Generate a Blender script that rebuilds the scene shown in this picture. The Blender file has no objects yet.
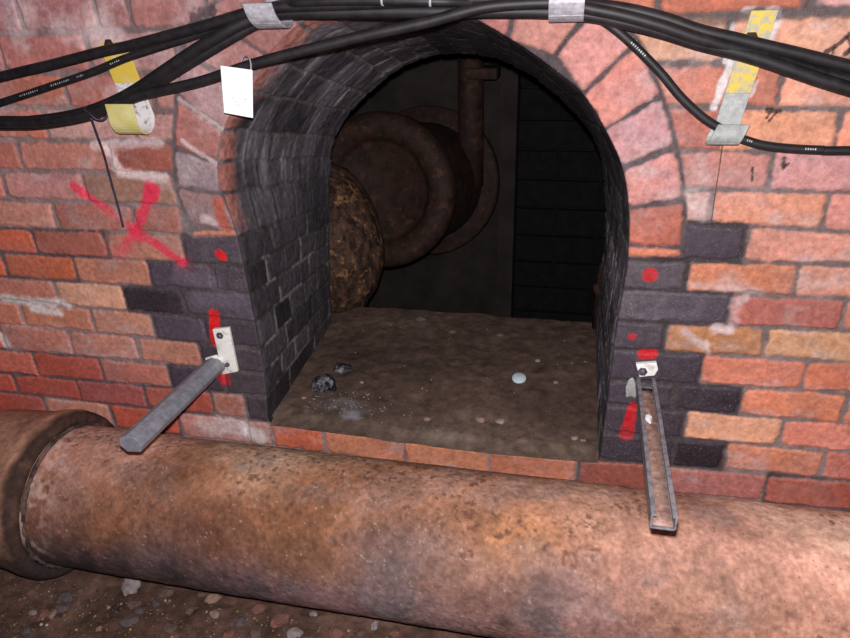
import bpy, bmesh, math, random
import numpy as np
from mathutils import Vector, Matrix, noise as mnoise

rng = np.random.default_rng(7); random.seed(7)
S = bpy.context.scene
COL = S.collection
Z0 = 1.355                      # height of the wall's top bed joint above the gravel floor

# ------------------------------------------------------------------ camera (solved from the brick courses)
PITCH, YAW, ROLL, FPX = 0.4614, 0.2287, -0.0346, 660.0
CAM = np.array([0.0, -1.3592, 0.0607 + Z0])
CX, CY = 425.0, 319.0
def basis(p, y, r):
    cp, sp, cy, sy = math.cos(p), math.sin(p), math.cos(y), math.sin(y)
    f = np.array([-sy*cp, cy*cp, -sp]); rt = np.array([cy, sy, 0.0]); up = np.cross(rt, f)
    return math.cos(r)*rt + math.sin(r)*up, -math.sin(r)*rt + math.cos(r)*up, f
CR, CU, CF = basis(PITCH, YAW, ROLL)
def ray(px, py): return (px-CX)/FPX*CR - (py-CY)/FPX*CU + CF
def on_y(px, py, y=0.0):        # where the sight line meets the vertical plane at depth y
    d = ray(px, py); return CAM + d*((y-CAM[1])/d[1])
def on_z(px, py, z):
    d = ray(px, py); return CAM + d*((z-CAM[2])/d[2])
def wxz(px, py):
    p = on_y(px, py); return np.array([p[0], p[2]])

cam = bpy.data.cameras.new('camera'); cam.sensor_fit = 'HORIZONTAL'; cam.sensor_width = 36.0
cam.lens = FPX/850*36.0; cam.clip_start = 0.01
co = bpy.data.objects.new('camera', cam); COL.objects.link(co)
M = Matrix.Identity(4)
for i in range(3):
    M[i][0], M[i][1], M[i][2], M[i][3] = CR[i], CU[i], -CF[i], CAM[i]
co.matrix_world = M; S.camera = co

# ------------------------------------------------------------------ the flash of the camera and a trace of ambient
FLASH = CAM - 0.004*CR + 0.048*CU
ld = bpy.data.lights.new('flash', 'POINT'); ld.energy = 130.0; ld.shadow_soft_size = 0.012
ld.color = (1.0, 0.965, 0.99)
lo = bpy.data.objects.new('flash', ld); lo.location = FLASH; COL.objects.link(lo)
E0 = 1.9                        # brightness a white wall would have right in front of the flash
w = bpy.data.worlds.new('world'); S.world = w; w.use_nodes = True
bg = w.node_tree.nodes['Background']; bg.inputs[0].default_value = (0.75, 0.6, 0.9, 1); bg.inputs[1].default_value = 0.022
S.view_settings.view_transform = 'Standard'; S.view_settings.look = 'None'
S.view_settings.gamma = 1.0; S.view_settings.use_curve_mapping = False; S.view_settings.exposure = 0.0

def lin(c):
    c = np.asarray(c, float)/255.0
    return np.where(c <= 0.04045, c/12.92, ((c+0.055)/1.055)**2.4)
def flash_at(p, n=(0, -1, 0)):
    v = FLASH-np.asarray(p, float); d = np.linalg.norm(v)
    return E0*max(0.12, float(v@np.asarray(n, float))/d)*(1.3592/d)**2
def albedo(rgb, p, n=(0, -1, 0)):  # material colour of a surface that photographs as rgb under the flash
    return np.clip(lin(rgb)/flash_at(p, n), 0.004, 0.85)

# ------------------------------------------------------------------ noise on arrays
def _h(i, j, s):
    n = (i.astype(np.int64)*374761393 + j.astype(np.int64)*668265263 + s*1442695041) & 0x7fffffff
    n = ((n ^ (n >> 13))*1274126177) & 0x7fffffff
    n = ((n ^ (n >> 15))*2246822519) & 0x7fffffff
    return ((n ^ (n >> 16)) & 0xffff)/65535.0
def vn(x, y, s=0):
    i, j = np.floor(x), np.floor(y); u, v = x-i, y-j
    u = u*u*(3-2*u); v = v*v*(3-2*v)
    return (_h(i, j, s)*(1-u)+_h(i+1, j, s)*u)*(1-v) + (_h(i, j+1, s)*(1-u)+_h(i+1, j+1, s)*u)*v
def fbm(x, y, s=0, o=4):
    a, t, f = 0.5, 0.0, 1.0
    for k in range(o):
        t = t+a*vn(x*f, y*f, s+k*17); a *= 0.5; f *= 2.03
    return t/(1-0.5**o)
def sst(a, b, x):
    t = np.clip((x-a)/(b-a), 0, 1); return t*t*(3-2*t)

# ------------------------------------------------------------------ mesh helpers
def tag(o, label=None, cat=None, group=None, kind=None):
    if label: o['label'] = label
    if cat: o['category'] = cat
    if group: o['group'] = group
    if kind: o['kind'] = kind
    return o
def link(name, me, mat=None, parent=None, smooth=True):
    o = bpy.data.objects.new(name, me); COL.objects.link(o)
    if mat is not None: me.materials.append(mat)
    if smooth: me.polygons.foreach_set('use_smooth', np.ones(len(me.polygons), dtype=bool))
    if parent is not None:
        o.parent = parent
        if parent.type == 'EMPTY': o.location = -np.array(parent.location)
    return o
def empty(name, loc):
    o = bpy.data.objects.new(name, None); o.location = loc; o.empty_display_size = 0.05; COL.objects.link(o); return o
def raw_mesh(name, V, Fq, col=None, rough=None):
    me = bpy.data.meshes.new(name)
    V = np.asarray(V, np.float32); Fq = np.asarray(Fq, np.int32); k = Fq.shape[1]
    me.vertices.add(len(V)); me.vertices.foreach_set('co', V.ravel())
    me.loops.add(Fq.size); me.loops.foreach_set('vertex_index', Fq.ravel())
    me.polygons.add(len(Fq)); me.polygons.foreach_set('loop_start', np.arange(0, Fq.size, k, dtype=np.int32))
    me.update(calc_edges=True)
    if col is not None:
        a = me.color_attributes.new('tint', 'FLOAT_COLOR', 'POINT')
        c = np.ones((len(V), 4), np.float32); c[:, :3] = col
        if rough is not None: c[:, 3] = rough
        a.data.foreach_set('color', c.ravel())
    me.validate()
    return me
def grid_faces(nu, nv, keep=None, wrap=False):
    i = np.arange(nu-1 if not wrap else nu)[:, None]; j = np.arange(nv-1)[None, :]
    i2 = (i+1) % nu
    f = np.stack([i*nv+j, i2*nv+j, i2*nv+j+1, i*nv+j+1], -1).reshape(-1, 4)
    return f
def smooth_path(pts, n=12):
    P = np.asarray(pts, float); P = np.vstack([2*P[0]-P[1], P, 2*P[-1]-P[-2]]); out = []
    for i in range(1, len(P)-2):
        a, b, c, d = P[i-1:i+3]
        for t in np.linspace(0, 1, n, endpoint=False):
            out.append(0.5*((2*b)+(c-a)*t+(2*a-5*b+4*c-d)*t*t+(3*b-a-3*c+d)*t**3))
    out.append(P[-2]); return np.array(out)
def frames(P):
    T = np.gradient(P, axis=0); T /= np.linalg.norm(T, axis=1)[:, None]
    N = np.zeros_like(P); u = np.array([0, 0, 1.0])
    if abs(T[0] @ u) > 0.9: u = np.array([0, 1.0, 0])
    for i in range(len(P)):
        u = u-T[i]*(u @ T[i]); u /= np.linalg.norm(u); N[i] = u
    return T, N, np.cross(T, N)
def tube_vf(P, r, seg=16, cap=True):
    P = np.asarray(P, float); r = np.broadcast_to(np.asarray(r, float), (len(P),))
    T, N, B = frames(P); a = np.linspace(0, 2*np.pi, seg, endpoint=False)
    V = P[:, None, :]+r[:, None, None]*(np.cos(a)[None, :, None]*N[:, None, :]+np.sin(a)[None, :, None]*B[:, None, :])
    n = len(P); F = []
    for i in range(n-1):
        for j in range(seg):
            F.append((i*seg+j, i*seg+(j+1) % seg, (i+1)*seg+(j+1) % seg, (i+1)*seg+j))
    V = V.reshape(-1, 3)
    if cap:
        V = np.vstack([V, P[0], P[-1]]); k = len(V)-2
        for j in range(seg):
            F.append((k, (j+1) % seg, j, j)); F.append((k+1, (n-1)*seg+j, (n-1)*seg+(j+1) % seg, (n-1)*seg+(j+1) % seg))
    return V, F
def py_mesh(name, V, F):
    me = bpy.data.meshes.new(name)
    me.from_pydata([tuple(map(float, v)) for v in V], [], [tuple(dict.fromkeys(map(int, f))) for f in F]); me.validate(); me.update()
    return me
class MB:
    def __init__(s): s.V = []; s.F = []
    def add(s, V, F):
        k = len(s.V); s.V += [tuple(map(float, v)) for v in V]; s.F += [tuple(int(i)+k for i in dict.fromkeys(f)) for f in F]; return s
    def tube(s, P, r, seg=16): V, F = tube_vf(P, r, seg); return s.add(V, F)
    def lathe(s, prof, org, ax, seg=64):   # prof: (along axis, radius)
        ax = np.asarray(ax, float)/np.linalg.norm(ax); u = np.cross(ax, [0, 0, 1.0])
        if np.linalg.norm(u) < 1e-3: u = np.array([1.0, 0, 0])
        u /= np.linalg.norm(u); v = np.cross(ax, u); V = []; F = []
        for t, r in prof:
            for j in range(seg):
                a = 2*np.pi*j/seg; V.append(np.asarray(org)+ax*t+r*(np.cos(a)*u+np.sin(a)*v))
        for i in range(len(prof)-1):
            for j in range(seg): F.append((i*seg+j, i*seg+(j+1) % seg, (i+1)*seg+(j+1) % seg, (i+1)*seg+j))
        return s.add(V, F)
    def extrude(s, sec, fn, ts):           # section polygon swept: fn(t, a, b) -> point
        n = len(sec); V = [fn(t, a, b) for t in ts for a, b in sec]; F = []
        for i in range(len(ts)-1):
            for j in range(n): F.append((i*n+j, i*n+(j+1) % n, (i+1)*n+(j+1) % n, (i+1)*n+j))
        F.append(tuple(range(n))[::-1]); F.append(tuple((len(ts)-1)*n+j for j in range(n)))
        return s.add(V, F)
    def mesh(s, name): return py_mesh(name, s.V, s.F)
def bevel(me, w, seg=2, ang=35):
    bm = bmesh.new(); bm.from_mesh(me)
    bmesh.ops.recalc_face_normals(bm, faces=bm.faces)
    e = [e for e in bm.edges if len(e.link_faces) == 2 and e.calc_face_angle(0) > math.radians(ang)]
    bmesh.ops.bevel(bm, geom=e, offset=w, segments=seg, profile=0.6, affect='EDGES', clamp_overlap=True)
    bm.to_mesh(me); bm.free(); return me
def rock(name, loc, size, seed, sub=3, rug=0.28, rz=0.0):
    bm = bmesh.new(); bmesh.ops.create_icosphere(bm, subdivisions=sub, radius=1.0)
    rr = random.Random(seed); off = Vector((rr.uniform(-9, 9), rr.uniform(-9, 9), rr.uniform(-9, 9)))
    cuts = [(Vector((rr.gauss(0, 1), rr.gauss(0, 1), rr.gauss(0, 1))).normalized(), rr.uniform(0.62, 0.9)) for _ in range(7)]
    for v in bm.verts:
        p = v.co.copy()
        for nrm, d in cuts:
            k = p.dot(nrm)-d
            if k > 0: p -= nrm*k*0.9
        p *= 1+rug*0.6*mnoise.noise(p*1.6+off)+rug*0.25*mnoise.noise(p*4+off)
        x, y, z = p.x*size[0], p.y*size[1], p.z*size[2]
        v.co = (loc[0]+x*math.cos(rz)-y*math.sin(rz), loc[1]+x*math.sin(rz)+y*math.cos(rz), loc[2]+z)
    me = bpy.data.meshes.new(name); bm.to_mesh(me); bm.free(); return me

# ------------------------------------------------------------------ materials
def nmat(name):
    m = bpy.data.materials.new(name); m.use_nodes = True
    nt = m.node_tree; b = nt.nodes['Principled BSDF']; return m, nt, b
def tex_noise(nt, scale, detail=5, rough=0.6, vec=None):
    n = nt.nodes.new('ShaderNodeTexNoise'); n.inputs['Scale'].default_value = scale
    n.inputs['Detail'].default_value = detail; n.inputs['Roughness'].default_value = rough
    if vec is not None: nt.links.new(vec, n.inputs['Vector'])
    return n
def ramp(nt, src, stops):
    r = nt.nodes.new('ShaderNodeValToRGB'); e = r.color_ramp.elements
    while len(e) < len(stops): e.new(0.5)
    for k, (p, c) in enumerate(stops): e[k].position = p; e[k].color = (*c, 1) if len(c) == 3 else c
    nt.links.new(src, r.inputs[0]); return r
def objvec(nt, scale=None):
    t = nt.nodes.new('ShaderNodeTexCoord')
    if scale is None: return t.outputs['Object']
    mp = nt.nodes.new('ShaderNodeMapping'); mp.inputs['Scale'].default_value = scale
    nt.links.new(t.outputs['Object'], mp.inputs[0]); return mp.outputs[0]
def add_bump(nt, b, h, strength, dist):
    bp = nt.nodes.new('ShaderNodeBump'); bp.inputs['Strength'].default_value = strength; bp.inputs['Distance'].default_value = dist
    nt.links.new(h, bp.inputs['Height']); nt.links.new(bp.outputs[0], b.inputs['Normal']); return bp
def mixc(nt, a, bcol, fac, mode='MIX'):
    m = nt.nodes.new('ShaderNodeMix'); m.data_type = 'RGBA'; m.blend_type = mode
    for sock, val in ((m.inputs[6], a), (m.inputs[7], bcol), (m.inputs[0], fac)):
        if hasattr(val, 'is_output'): nt.links.new(val, sock)
        elif isinstance(val, (int, float)): sock.default_value = val
        else: sock.default_value = (*val, 1)
    return m.outputs[2]
def tint_mat(name, fine=(90, 300), lo=(0.72, 0.70, 0.70), hi=(1.22, 1.22, 1.22), bump=0.35, bdist=0.002, spec=0.3, speck=None):
    m, nt, b = nmat(name)
    at = nt.nodes.new('ShaderNodeAttribute'); at.attribute_name = 'tint'
    v = objvec(nt); n1 = tex_noise(nt, fine[0], 6, 0.65, v); n2 = tex_noise(nt, fine[1], 3, 0.6, v)
    r = ramp(nt, n1.outputs[0], [(0.3, lo), (0.7, hi)])
    c = mixc(nt, at.outputs['Color'], r.outputs[0], 1.0, 'MULTIPLY')
    if speck:
        n3 = tex_noise(nt, speck[0], 2, 0.5, v); r3 = ramp(nt, n3.outputs[0], [(speck[1], (0, 0, 0)), (speck[1]+0.05, (1, 1, 1))])
        mm = nt.nodes.new('ShaderNodeMath'); mm.operation = 'MULTIPLY'; nt.links.new(r3.outputs[0], mm.inputs[0]); mm.inputs[1].default_value = speck[3]
        c = mixc(nt, c, speck[2], mm.outputs[0])
    nt.links.new(c, b.inputs['Base Color']); nt.links.new(at.outputs['Alpha'], b.inputs['Roughness'])
    b.inputs['Specular IOR Level'].default_value = spec
    ad = nt.nodes.new('ShaderNodeMath'); nt.links.new(n1.outputs[0], ad.inputs[0]); nt.links.new(n2.outputs[0], ad.inputs[1])
    add_bump(nt, b, ad.outputs[0], bump, bdist); return m
def flat_mat(name, c1, c2, scale=60, rough=0.6, metal=0.0, bump=0.2, bdist=0.001, spec=0.4, vecscale=None, stops=(0.35, 0.65)):
    m, nt, b = nmat(name); v = objvec(nt, vecscale); n1 = tex_noise(nt, scale, 6, 0.65, v)
    r = ramp(nt, n1.outputs[0], [(stops[0], c1), (stops[1], c2)]); nt.links.new(r.outputs[0], b.inputs['Base Color'])
    b.inputs['Roughness'].default_value = rough; b.inputs['Metallic'].default_value = metal; b.inputs['Specular IOR Level'].default_value = spec
    add_bump(nt, b, n1.outputs[0], bump, bdist); return m

MAT_BRICK = tint_mat('old_brickwork', speck=(420, 0.66, (0.62, 0.55, 0.52), 0.35))
MAT_LINING = tint_mat('sooty_brick_lining', fine=(60, 260), bump=0.3, spec=0.35)
MAT_RUST = tint_mat('rusty_cast_iron', fine=(70, 260), lo=(0.72, 0.69, 0.67), hi=(1.26, 1.27, 1.28), bump=0.4, bdist=0.002, spec=0.2, speck=(170, 0.66, (0.13, 0.065, 0.045), 0.55))
MAT_DIRT = tint_mat('damp_dirt', fine=(35, 240), lo=(0.6, 0.58, 0.55), hi=(1.4, 1.4, 1.4), bump=0.6, bdist=0.004, spec=0.15, speck=(320, 0.70, (0.35, 0.3, 0.24), 0.6))
MAT_CABLE = flat_mat('black_rubber', (0.006, 0.005, 0.006), (0.017, 0.014, 0.016), 45, 0.56, 0, 0.15, 0.0008, 0.42)
MAT_PRINT = flat_mat('white_print', (0.35, 0.35, 0.35), (0.5, 0.5, 0.5), 80, 0.6, 0, 0.0)
MAT_GALV = flat_mat('galvanised_steel', (0.20, 0.20, 0.235), (0.34, 0.34, 0.385), 55, 0.5, 0.25, 0.3, 0.0008, 0.45)
MAT_GALV_DIRTY = flat_mat('galvanised_steel_dirty', (0.13, 0.12, 0.135), (0.30, 0.285, 0.30), 70, 0.55, 0.2, 0.4, 0.001, 0.4)
MAT_RUSTYZINC = flat_mat('rusty_zinc', (0.20, 0.10, 0.075), (0.42, 0.27, 0.22), 75, 0.7, 0.0, 0.5, 0.001, 0.25)
MAT_PLATE = flat_mat('white_painted_steel', (0.45, 0.42, 0.38), (0.82, 0.80, 0.75), 50, 0.6, 0, 0.3, 0.001, 0.3, stops=(0.3, 0.48))
MAT_BOLT = flat_mat('dull_bolt', (0.05, 0.045, 0.05), (0.22, 0.21, 0.23), 200, 0.45, 0.5, 0.2)
MAT_STRAP = flat_mat('pale_grey_strap', (0.25, 0.24, 0.26), (0.44, 0.42, 0.46), 90, 0.5, 0.15, 0.2, 0.0006, 0.45)
MAT_STRAPZ = flat_mat('grey_zinc_strap', (0.26, 0.27, 0.26), (0.40, 0.41, 0.39), 90, 0.5, 0.15, 0.2, 0.0006, 0.45)
MAT_YELLOW = flat_mat('worn_yellow_paint', (0.34, 0.33, 0.28), (0.60, 0.43, 0.06), 75, 0.6, 0, 0.3, 0.0008, 0.3, stops=(0.40, 0.56))
MAT_YELLOWFULL = flat_mat('dull_yellow_paint', (0.62, 0.44, 0.06), (0.62, 0.52, 0.30), 40, 0.55, 0, 0.2, 0.0006, 0.35, stops=(0.48, 0.66))
MAT_YELLOWPALE = flat_mat('pale_yellow_paint', (0.52, 0.45, 0.14), (0.62, 0.56, 0.27), 35, 0.5, 0, 0.2, 0.0006, 0.4)
MAT_SCUFF = flat_mat('scuffed_white_strap', (0.22, 0.21, 0.22), (0.66, 0.62, 0.62), 60, 0.55, 0, 0.2, 0.0006, 0.35, stops=(0.36, 0.48))
MAT_CARD = flat_mat('white_card', (0.80, 0.82, 0.82), (0.86, 0.87, 0.87), 40, 0.5, 0, 0.05)
MAT_INK = flat_mat('grey_ink', (0.30, 0.33, 0.33), (0.42, 0.45, 0.45), 90, 0.7, 0, 0.0)
MAT_WIRE = flat_mat('dark_wire', (0.02, 0.018, 0.03), (0.05, 0.045, 0.07), 90, 0.5, 0.2, 0.1)
MAT_WIRER = flat_mat('thin_rust_wire', (0.10, 0.05, 0.04), (0.2, 0.11, 0.09), 90, 0.6, 0.2, 0.1)
MAT_PLASTER = flat_mat('white_plaster', (0.62, 0.58, 0.58), (0.85, 0.83, 0.84), 120, 0.85, 0, 0.6, 0.002, 0.2)
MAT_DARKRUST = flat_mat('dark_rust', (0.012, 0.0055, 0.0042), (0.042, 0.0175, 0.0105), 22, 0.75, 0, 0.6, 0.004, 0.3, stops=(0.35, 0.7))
MAT_PALERUST = flat_mat('flaking_rust', (0.016, 0.008, 0.006), (0.125, 0.066, 0.040), 24, 0.8, 0, 0.8, 0.006, 0.25, vecscale=(1.6, 1.6, 0.8), stops=(0.40, 0.70))
def fleck(m, scale, thr, colr, amt):
    nt = m.node_tree; b = nt.nodes['Principled BSDF']; src = b.inputs['Base Color'].links[0].from_socket
    n = tex_noise(nt, scale, 4, 0.7, objvec(nt)); r = ramp(nt, n.outputs[0], [(thr, (0, 0, 0)), (thr+0.10, (amt, amt, amt))])
    nt.links.new(mixc(nt, src, colr, r.outputs[0]), b.inputs['Base Color'])
fleck(MAT_DARKRUST, 24, 0.56, (0.10, 0.036, 0.015), 0.55)
fleck(MAT_PALERUST, 30, 0.56, (0.34, 0.17, 0.07), 0.7)
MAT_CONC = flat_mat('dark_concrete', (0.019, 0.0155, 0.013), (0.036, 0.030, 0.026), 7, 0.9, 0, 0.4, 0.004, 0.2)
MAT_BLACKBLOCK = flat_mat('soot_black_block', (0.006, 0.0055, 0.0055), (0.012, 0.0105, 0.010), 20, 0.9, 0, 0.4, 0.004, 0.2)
MAT_STONE = {
 'pale': flat_mat('pale_stone', (0.19, 0.145, 0.145), (0.33, 0.265, 0.265), 60, 0.8, 0, 0.5, 0.002),
 'grey': flat_mat('grey_stone', (0.075, 0.051, 0.049), (0.13, 0.095, 0.094), 60, 0.8, 0, 0.5, 0.002),
 'brown': flat_mat('brown_stone', (0.085, 0.05, 0.038), (0.15, 0.092, 0.072), 60, 0.85, 0, 0.5, 0.002),
 'red': flat_mat('red_brick_chip', (0.13, 0.055, 0.042), (0.22, 0.10, 0.077), 60, 0.9, 0, 0.5, 0.002),
 'tan': flat_mat('tan_stone', (0.20, 0.12, 0.085), (0.32, 0.20, 0.15), 60, 0.85, 0, 0.5, 0.002)}
MAT_COAL = flat_mat('black_clinker', (0.010, 0.010, 0.013), (0.34, 0.33, 0.37), 40, 0.6, 0, 0.8, 0.004, 0.4, stops=(0.50, 0.68))
MAT_CHALK = flat_mat('pale_blue_disc', (0.42, 0.50, 0.55), (0.60, 0.69, 0.73), 120, 0.7, 0, 0.2)

# ------------------------------------------------------------------ brick courses of the front wall, read off the photograph
J = {0: ([(10.6, 34), (85, 31), (148, 29.6)], [(670, 16), (835, 11)]),
 1: ([(63.5, 73), (106, 73)], [(691, 63.5), (800, 62)]),
 2: ([(5, 107), (42, 108), (150, 111)], [(755, 108), (797, 108), (850, 109)]),
 3: ([(21, 139.5), (85, 140.6), (148, 141.6)], [(702, 151), (755, 151), (840, 152)]),
 4: ([(21, 171), (70, 171), (148, 173)], [(697.5, 190), (765, 189.5), (839, 193)]),
 5: ([(21, 199.5), (74, 203), (169, 206)], [(719, 223), (786, 229), (844, 231.6)]),
 6: ([(21, 228.5), (85, 230.6), (169, 234)], [(640, 260), (755, 261), (850, 266)]),
 7: ([(21, 253), (85, 257), (148, 260.5), (213, 264)], [(640, 289), (691, 292), (755, 295.6), (839, 298)]),
 8: ([(21, 278), (85, 282), (148, 287.5), (240, 293)], [(640, 321), (744, 326.7), (835, 330)]),
 9: ([(21, 301), (85, 307.6), (127, 312), (245, 320)], [(640, 350), (691, 353), (755, 357), (835, 361.6)]),
 10: ([(32, 326.7), (127, 335), (200, 343)], [(640, 381), (712, 385), (776, 389), (846, 393)]),
 11: ([(21, 351), (85, 356), (165, 364), (255, 372)], [(660, 408), (755, 416), (839, 423)]),
 12: ([(21, 375.4), (70, 377.5), (159, 386), (260, 396)], [(650, 436), (712, 440.5), (776, 446), (846, 452)]),
 13: ([(21, 393.5), (85, 401), (138, 406), (179, 413), (268, 421)], [(640, 464), (733.5, 469.7), (797, 476), (839, 480)]),
 14: ([(183.5, 436), (268, 446)], [(733.5, 499), (797, 506), (846, 510)])}
def fitline(pts):
    q = np.array([wxz(*p) for p in pts]); k, c = np.polyfit(q[:, 0], q[:, 1], 1); k = np.clip(k, -0.03, 0.03)
    return k, (q[:, 1]-k*q[:, 0]).mean()
BED = {}
for j, (l, r) in J.items(): BED[j] = (fitline(l), fitline(r))
for j in (-1, -2, -3, -4, -5):
    BED[j] = tuple((k, BED[0][i][1]-j*0.0775) for i, k in ((0, 0.0), (1, 0.0)))
for j in (15, 16, 17, 18):
    BED[j] = tuple((0.0, BED[14][i][1]-(j-14)*0.075+BED[14][i][0]*(-1.2 if i == 0 else 0.4)) for i in (0, 1))
def bed(j, x):
    (k0, c0), (k1, c1) = BED[j]
    t = sst(-0.75, 0.12, np.asarray(x, float)); return (k0*x+c0)*(1-t)+(k1*x+c1)*t
def bed_py(j, px):               # pixel row of the bed joint j near pixel column px (for placing perpends)
    z = float(bed(j, wxz(px, 250 if j < 8 else 400)[0]))
    lo, hi = -600.0, 1500.0
    for _ in range(50):
        m = 0.5*(lo+hi)
        if on_y(px, m)[2] > z: lo = m
        else: hi = m
    return 0.5*(lo+hi)
K1, K2, K3 = (75, 64, 74), (60, 52, 60), (48, 41, 47)
LEFT = {  # course: pixel columns of the perpends (at mid course), colours between them
 -1: ([-50, 19, 95, 129, 206, 290], [(160, 92, 92), (168, 98, 96), (172, 105, 100), (178, 105, 98), (185, 110, 100)]),
 0: ([-70, 2, 88, 176], [(158, 90, 90), (172, 94, 86), (178, 118, 112)]),
 1: ([-20, 66, 152, 180], [(178, 92, 70), (172, 90, 78), (175, 112, 102)]),
 2: ([-40, 46, 134, 178], [(184, 92, 66), (184, 128, 118), (180, 122, 112)]),
 3: ([-66, 20, 110, 176], [(160, 82, 66), (178, 102, 85), (162, 78, 60)]),
 4: ([-76, 5, 85, 176], [(165, 90, 80), (165, 102, 96), (152, 100, 78)]),
 5: ([-24, 55, 134, 182], [(166, 100, 84), (160, 82, 64), (158, 84, 66)]),
 6: ([-37, 35, 107, 184, 262], [(160, 80, 58), (138, 82, 70), (172, 105, 82), (74, 64, 72)]),
 7: ([-66, 5.3, 76, 150, 213, 262], [(150, 75, 52), (152, 80, 56), (168, 98, 74), K1, (70, 62, 68)]),
 8: ([-11, 57, 125, 184, 262], [(152, 84, 68), (186, 125, 95), K3, (76, 68, 76)]),
 9: ([-49, 22, 93, 154, 206, 262], [(158, 86, 64), (165, 92, 66), (163, 102, 78), K1, (62, 55, 62)]),
 10: ([-65, 3, 71, 139, 201, 232, 280], [(150, 80, 62), (146, 84, 70), (165, 96, 76), (168, 100, 76), (58, 50, 56), (64, 56, 62)]),
 11: ([-30, 36, 102, 170, 226, 280], [(140, 75, 62), (138, 66, 54), (154, 82, 68), K2, (62, 55, 60)]),
 12: ([-48, 16, 79, 146, 182, 213, 246, 290], [(130, 62, 52), (128, 62, 52), (130, 70, 66), (138, 74, 62), (140, 70, 58), (152, 84, 64), (58, 50, 55), (60, 52, 57)]),
}
RIGHT = {
 -1: ([565, 660, 815, 930], [(208, 122, 92), (208, 116, 86), (216, 156, 146)]),
 0: ([600, 728, 858, 980], [(226, 162, 122), (235, 166, 134), (235, 170, 140)]),
 1: ([640, 781, 895, 1000], [(212, 126, 100), (233, 156, 126), (220, 140, 110)]),
 2: ([650, 722, 838, 950], [(198, 112, 92), (230, 154, 118), (225, 140, 110)]),
 3: ([660, 770.5, 883, 990], [(212, 138, 122), (206, 142, 138), (210, 140, 120)]),
 4: ([655, 711, 826, 940], [(206, 152, 136), (222, 144, 114), (206, 132, 118)]),
 5: ([655, 745, 860, 970], [(80, 68, 78), (212, 140, 120), (188, 108, 98)]),
 6: ([600, 687, 796, 905], [(94, 84, 90), (206, 124, 90), (205, 135, 110)]),
 7: ([600, 729, 843, 950], [(90, 80, 89), (172, 96, 84), (192, 112, 84)]),
 8: ([590, 665, 765, 870], [(80, 69, 78), (178, 118, 78), (196, 140, 100)]),
 9: ([590, 701, 804.5, 910], [(74, 64, 74), (198, 112, 86), (186, 104, 76)]),
 10: ([580, 674, 740, 845, 950], [(74, 64, 74), (62, 52, 60), (194, 112, 80), (186, 106, 80)]),
 11: ([580, 684, 781, 880], [(66, 56, 64), (200, 140, 108), (182, 106, 88)]),
 12: ([570, 674, 724, 823, 925], [(60, 52, 60), (46, 38, 43), (180, 108, 80), (166, 88, 70)]),
}
SILL = ([-90, -20, 47, 112, 180, 248, 272, 324, 404.5, 489, 577.5, 660, 765, 870, 975],
        [(120, 60, 50), (124, 58, 46), (146, 88, 70), (150, 72, 56), (160, 100, 90), (148, 98, 88), (180, 78, 46), (178, 100, 66), (172, 105, 74), (166, 95, 66), (136, 76, 64), (152, 90, 82), (150, 82, 66), (150, 80, 64)])

# opening of the tunnel in the face of the wall (arris) and at its inner end, both anticlockwise from bottom left
FRONT_PX = [(268, 420), (264, 372), (251, 303), (239, 245), (230, 215), (221, 190), (217.5, 163), (224, 128), (247, 85), (272, 51), (303, 22)]
FRONT_W = [(-0.47, 0.030), (-0.39, 0.042), (-0.30, 0.034)]
FRONT_PX2 = [(468, 16), (520, 45), (560, 74), (583, 94), (605.5, 130), (622.5, 168), (629, 210.5), (628, 257), (623, 291), (616, 330), (608, 395), (600, 455)]
front = [wxz(*p) for p in FRONT_PX]+[np.array([a, b+Z0]) for a, b in FRONT_W]+[wxz(*p) for p in FRONT_PX2]
front = smooth_path(np.array(front), 14)
DEPTH = 0.58
BACK_PX = [(331, 330), (329, 260), (329, 204), (329.5, 170), (334, 140), (345, 118), (357, 104), (380, 82), (404, 65), (430, 55.5), (451, 52.5), (470, 53), (498, 58), (515, 66), (535, 77), (568, 105), (597, 143), (605, 185), (606, 232), (602, 270), (596, 330)]
back = np.array([on_y(px, py, DEPTH)[[0, 2]] for px, py in BACK_PX])
FLOORZ = -0.975+Z0
def resample(P, n):
    d = np.r_[0, np.cumsum(np.linalg.norm(np.diff(P, axis=0), axis=1))]
    s = np.linspace(0, d[-1], n); return np.c_[np.interp(s, d, P[:, 0]), np.interp(s, d, P[:, 1])], d[-1]
back = smooth_path(back, 10)
front[0, 1] = bed(13, front[0, 0]); front[-1, 1] = bed(13, front[-1, 0])
OPEN, _ = resample(front, 700)
def sill_z(x): return bed(13, x)-0.0025-0.010*fbm(np.asarray(x, float)*17, np.asarray(x, float)*0+3.3, 89, 4)
bx_ = np.linspace(OPEN[-1, 0], OPEN[0, 0], 160)[1:-1]
OPENP = np.vstack([OPEN, np.c_[bx_, sill_z(bx_)]])

def point_in(poly, X, Z):
    ins = np.zeros(X.shape, bool); n = len(poly); a = poly; b = np.roll(poly, -1, axis=0)
    for (x1, z1), (x2, z2) in zip(a, b):
        c = ((z1 > Z) != (z2 > Z))
        if abs(z2-z1) > 1e-12:
            ins ^= c & (X < (x2-x1)*(Z-z1)/(z2-z1)+x1)
    return ins

# ------------------------------------------------------------------ wall_front: one relief mesh of bricks and mortar
ST = 0.0026
xs = np.r_[np.arange(-2.5, -1.72, 0.012), np.arange(-1.72, 0.82, ST), np.arange(0.82, 1.5, 0.012)]
zs = np.r_[np.arange(-1.40, -1.10, 0.012), np.arange(-1.10, 0.10, ST), np.arange(0.10, 0.52, 0.012)]+Z0
X, Z = np.meshgrid(xs, zs, indexing='ij')
nz1 = fbm(X*7, Z*7, 3); nz2 = fbm(X*40, Z*40, 5); nz3 = fbm(X*130, Z*130, 9, 3)
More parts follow.
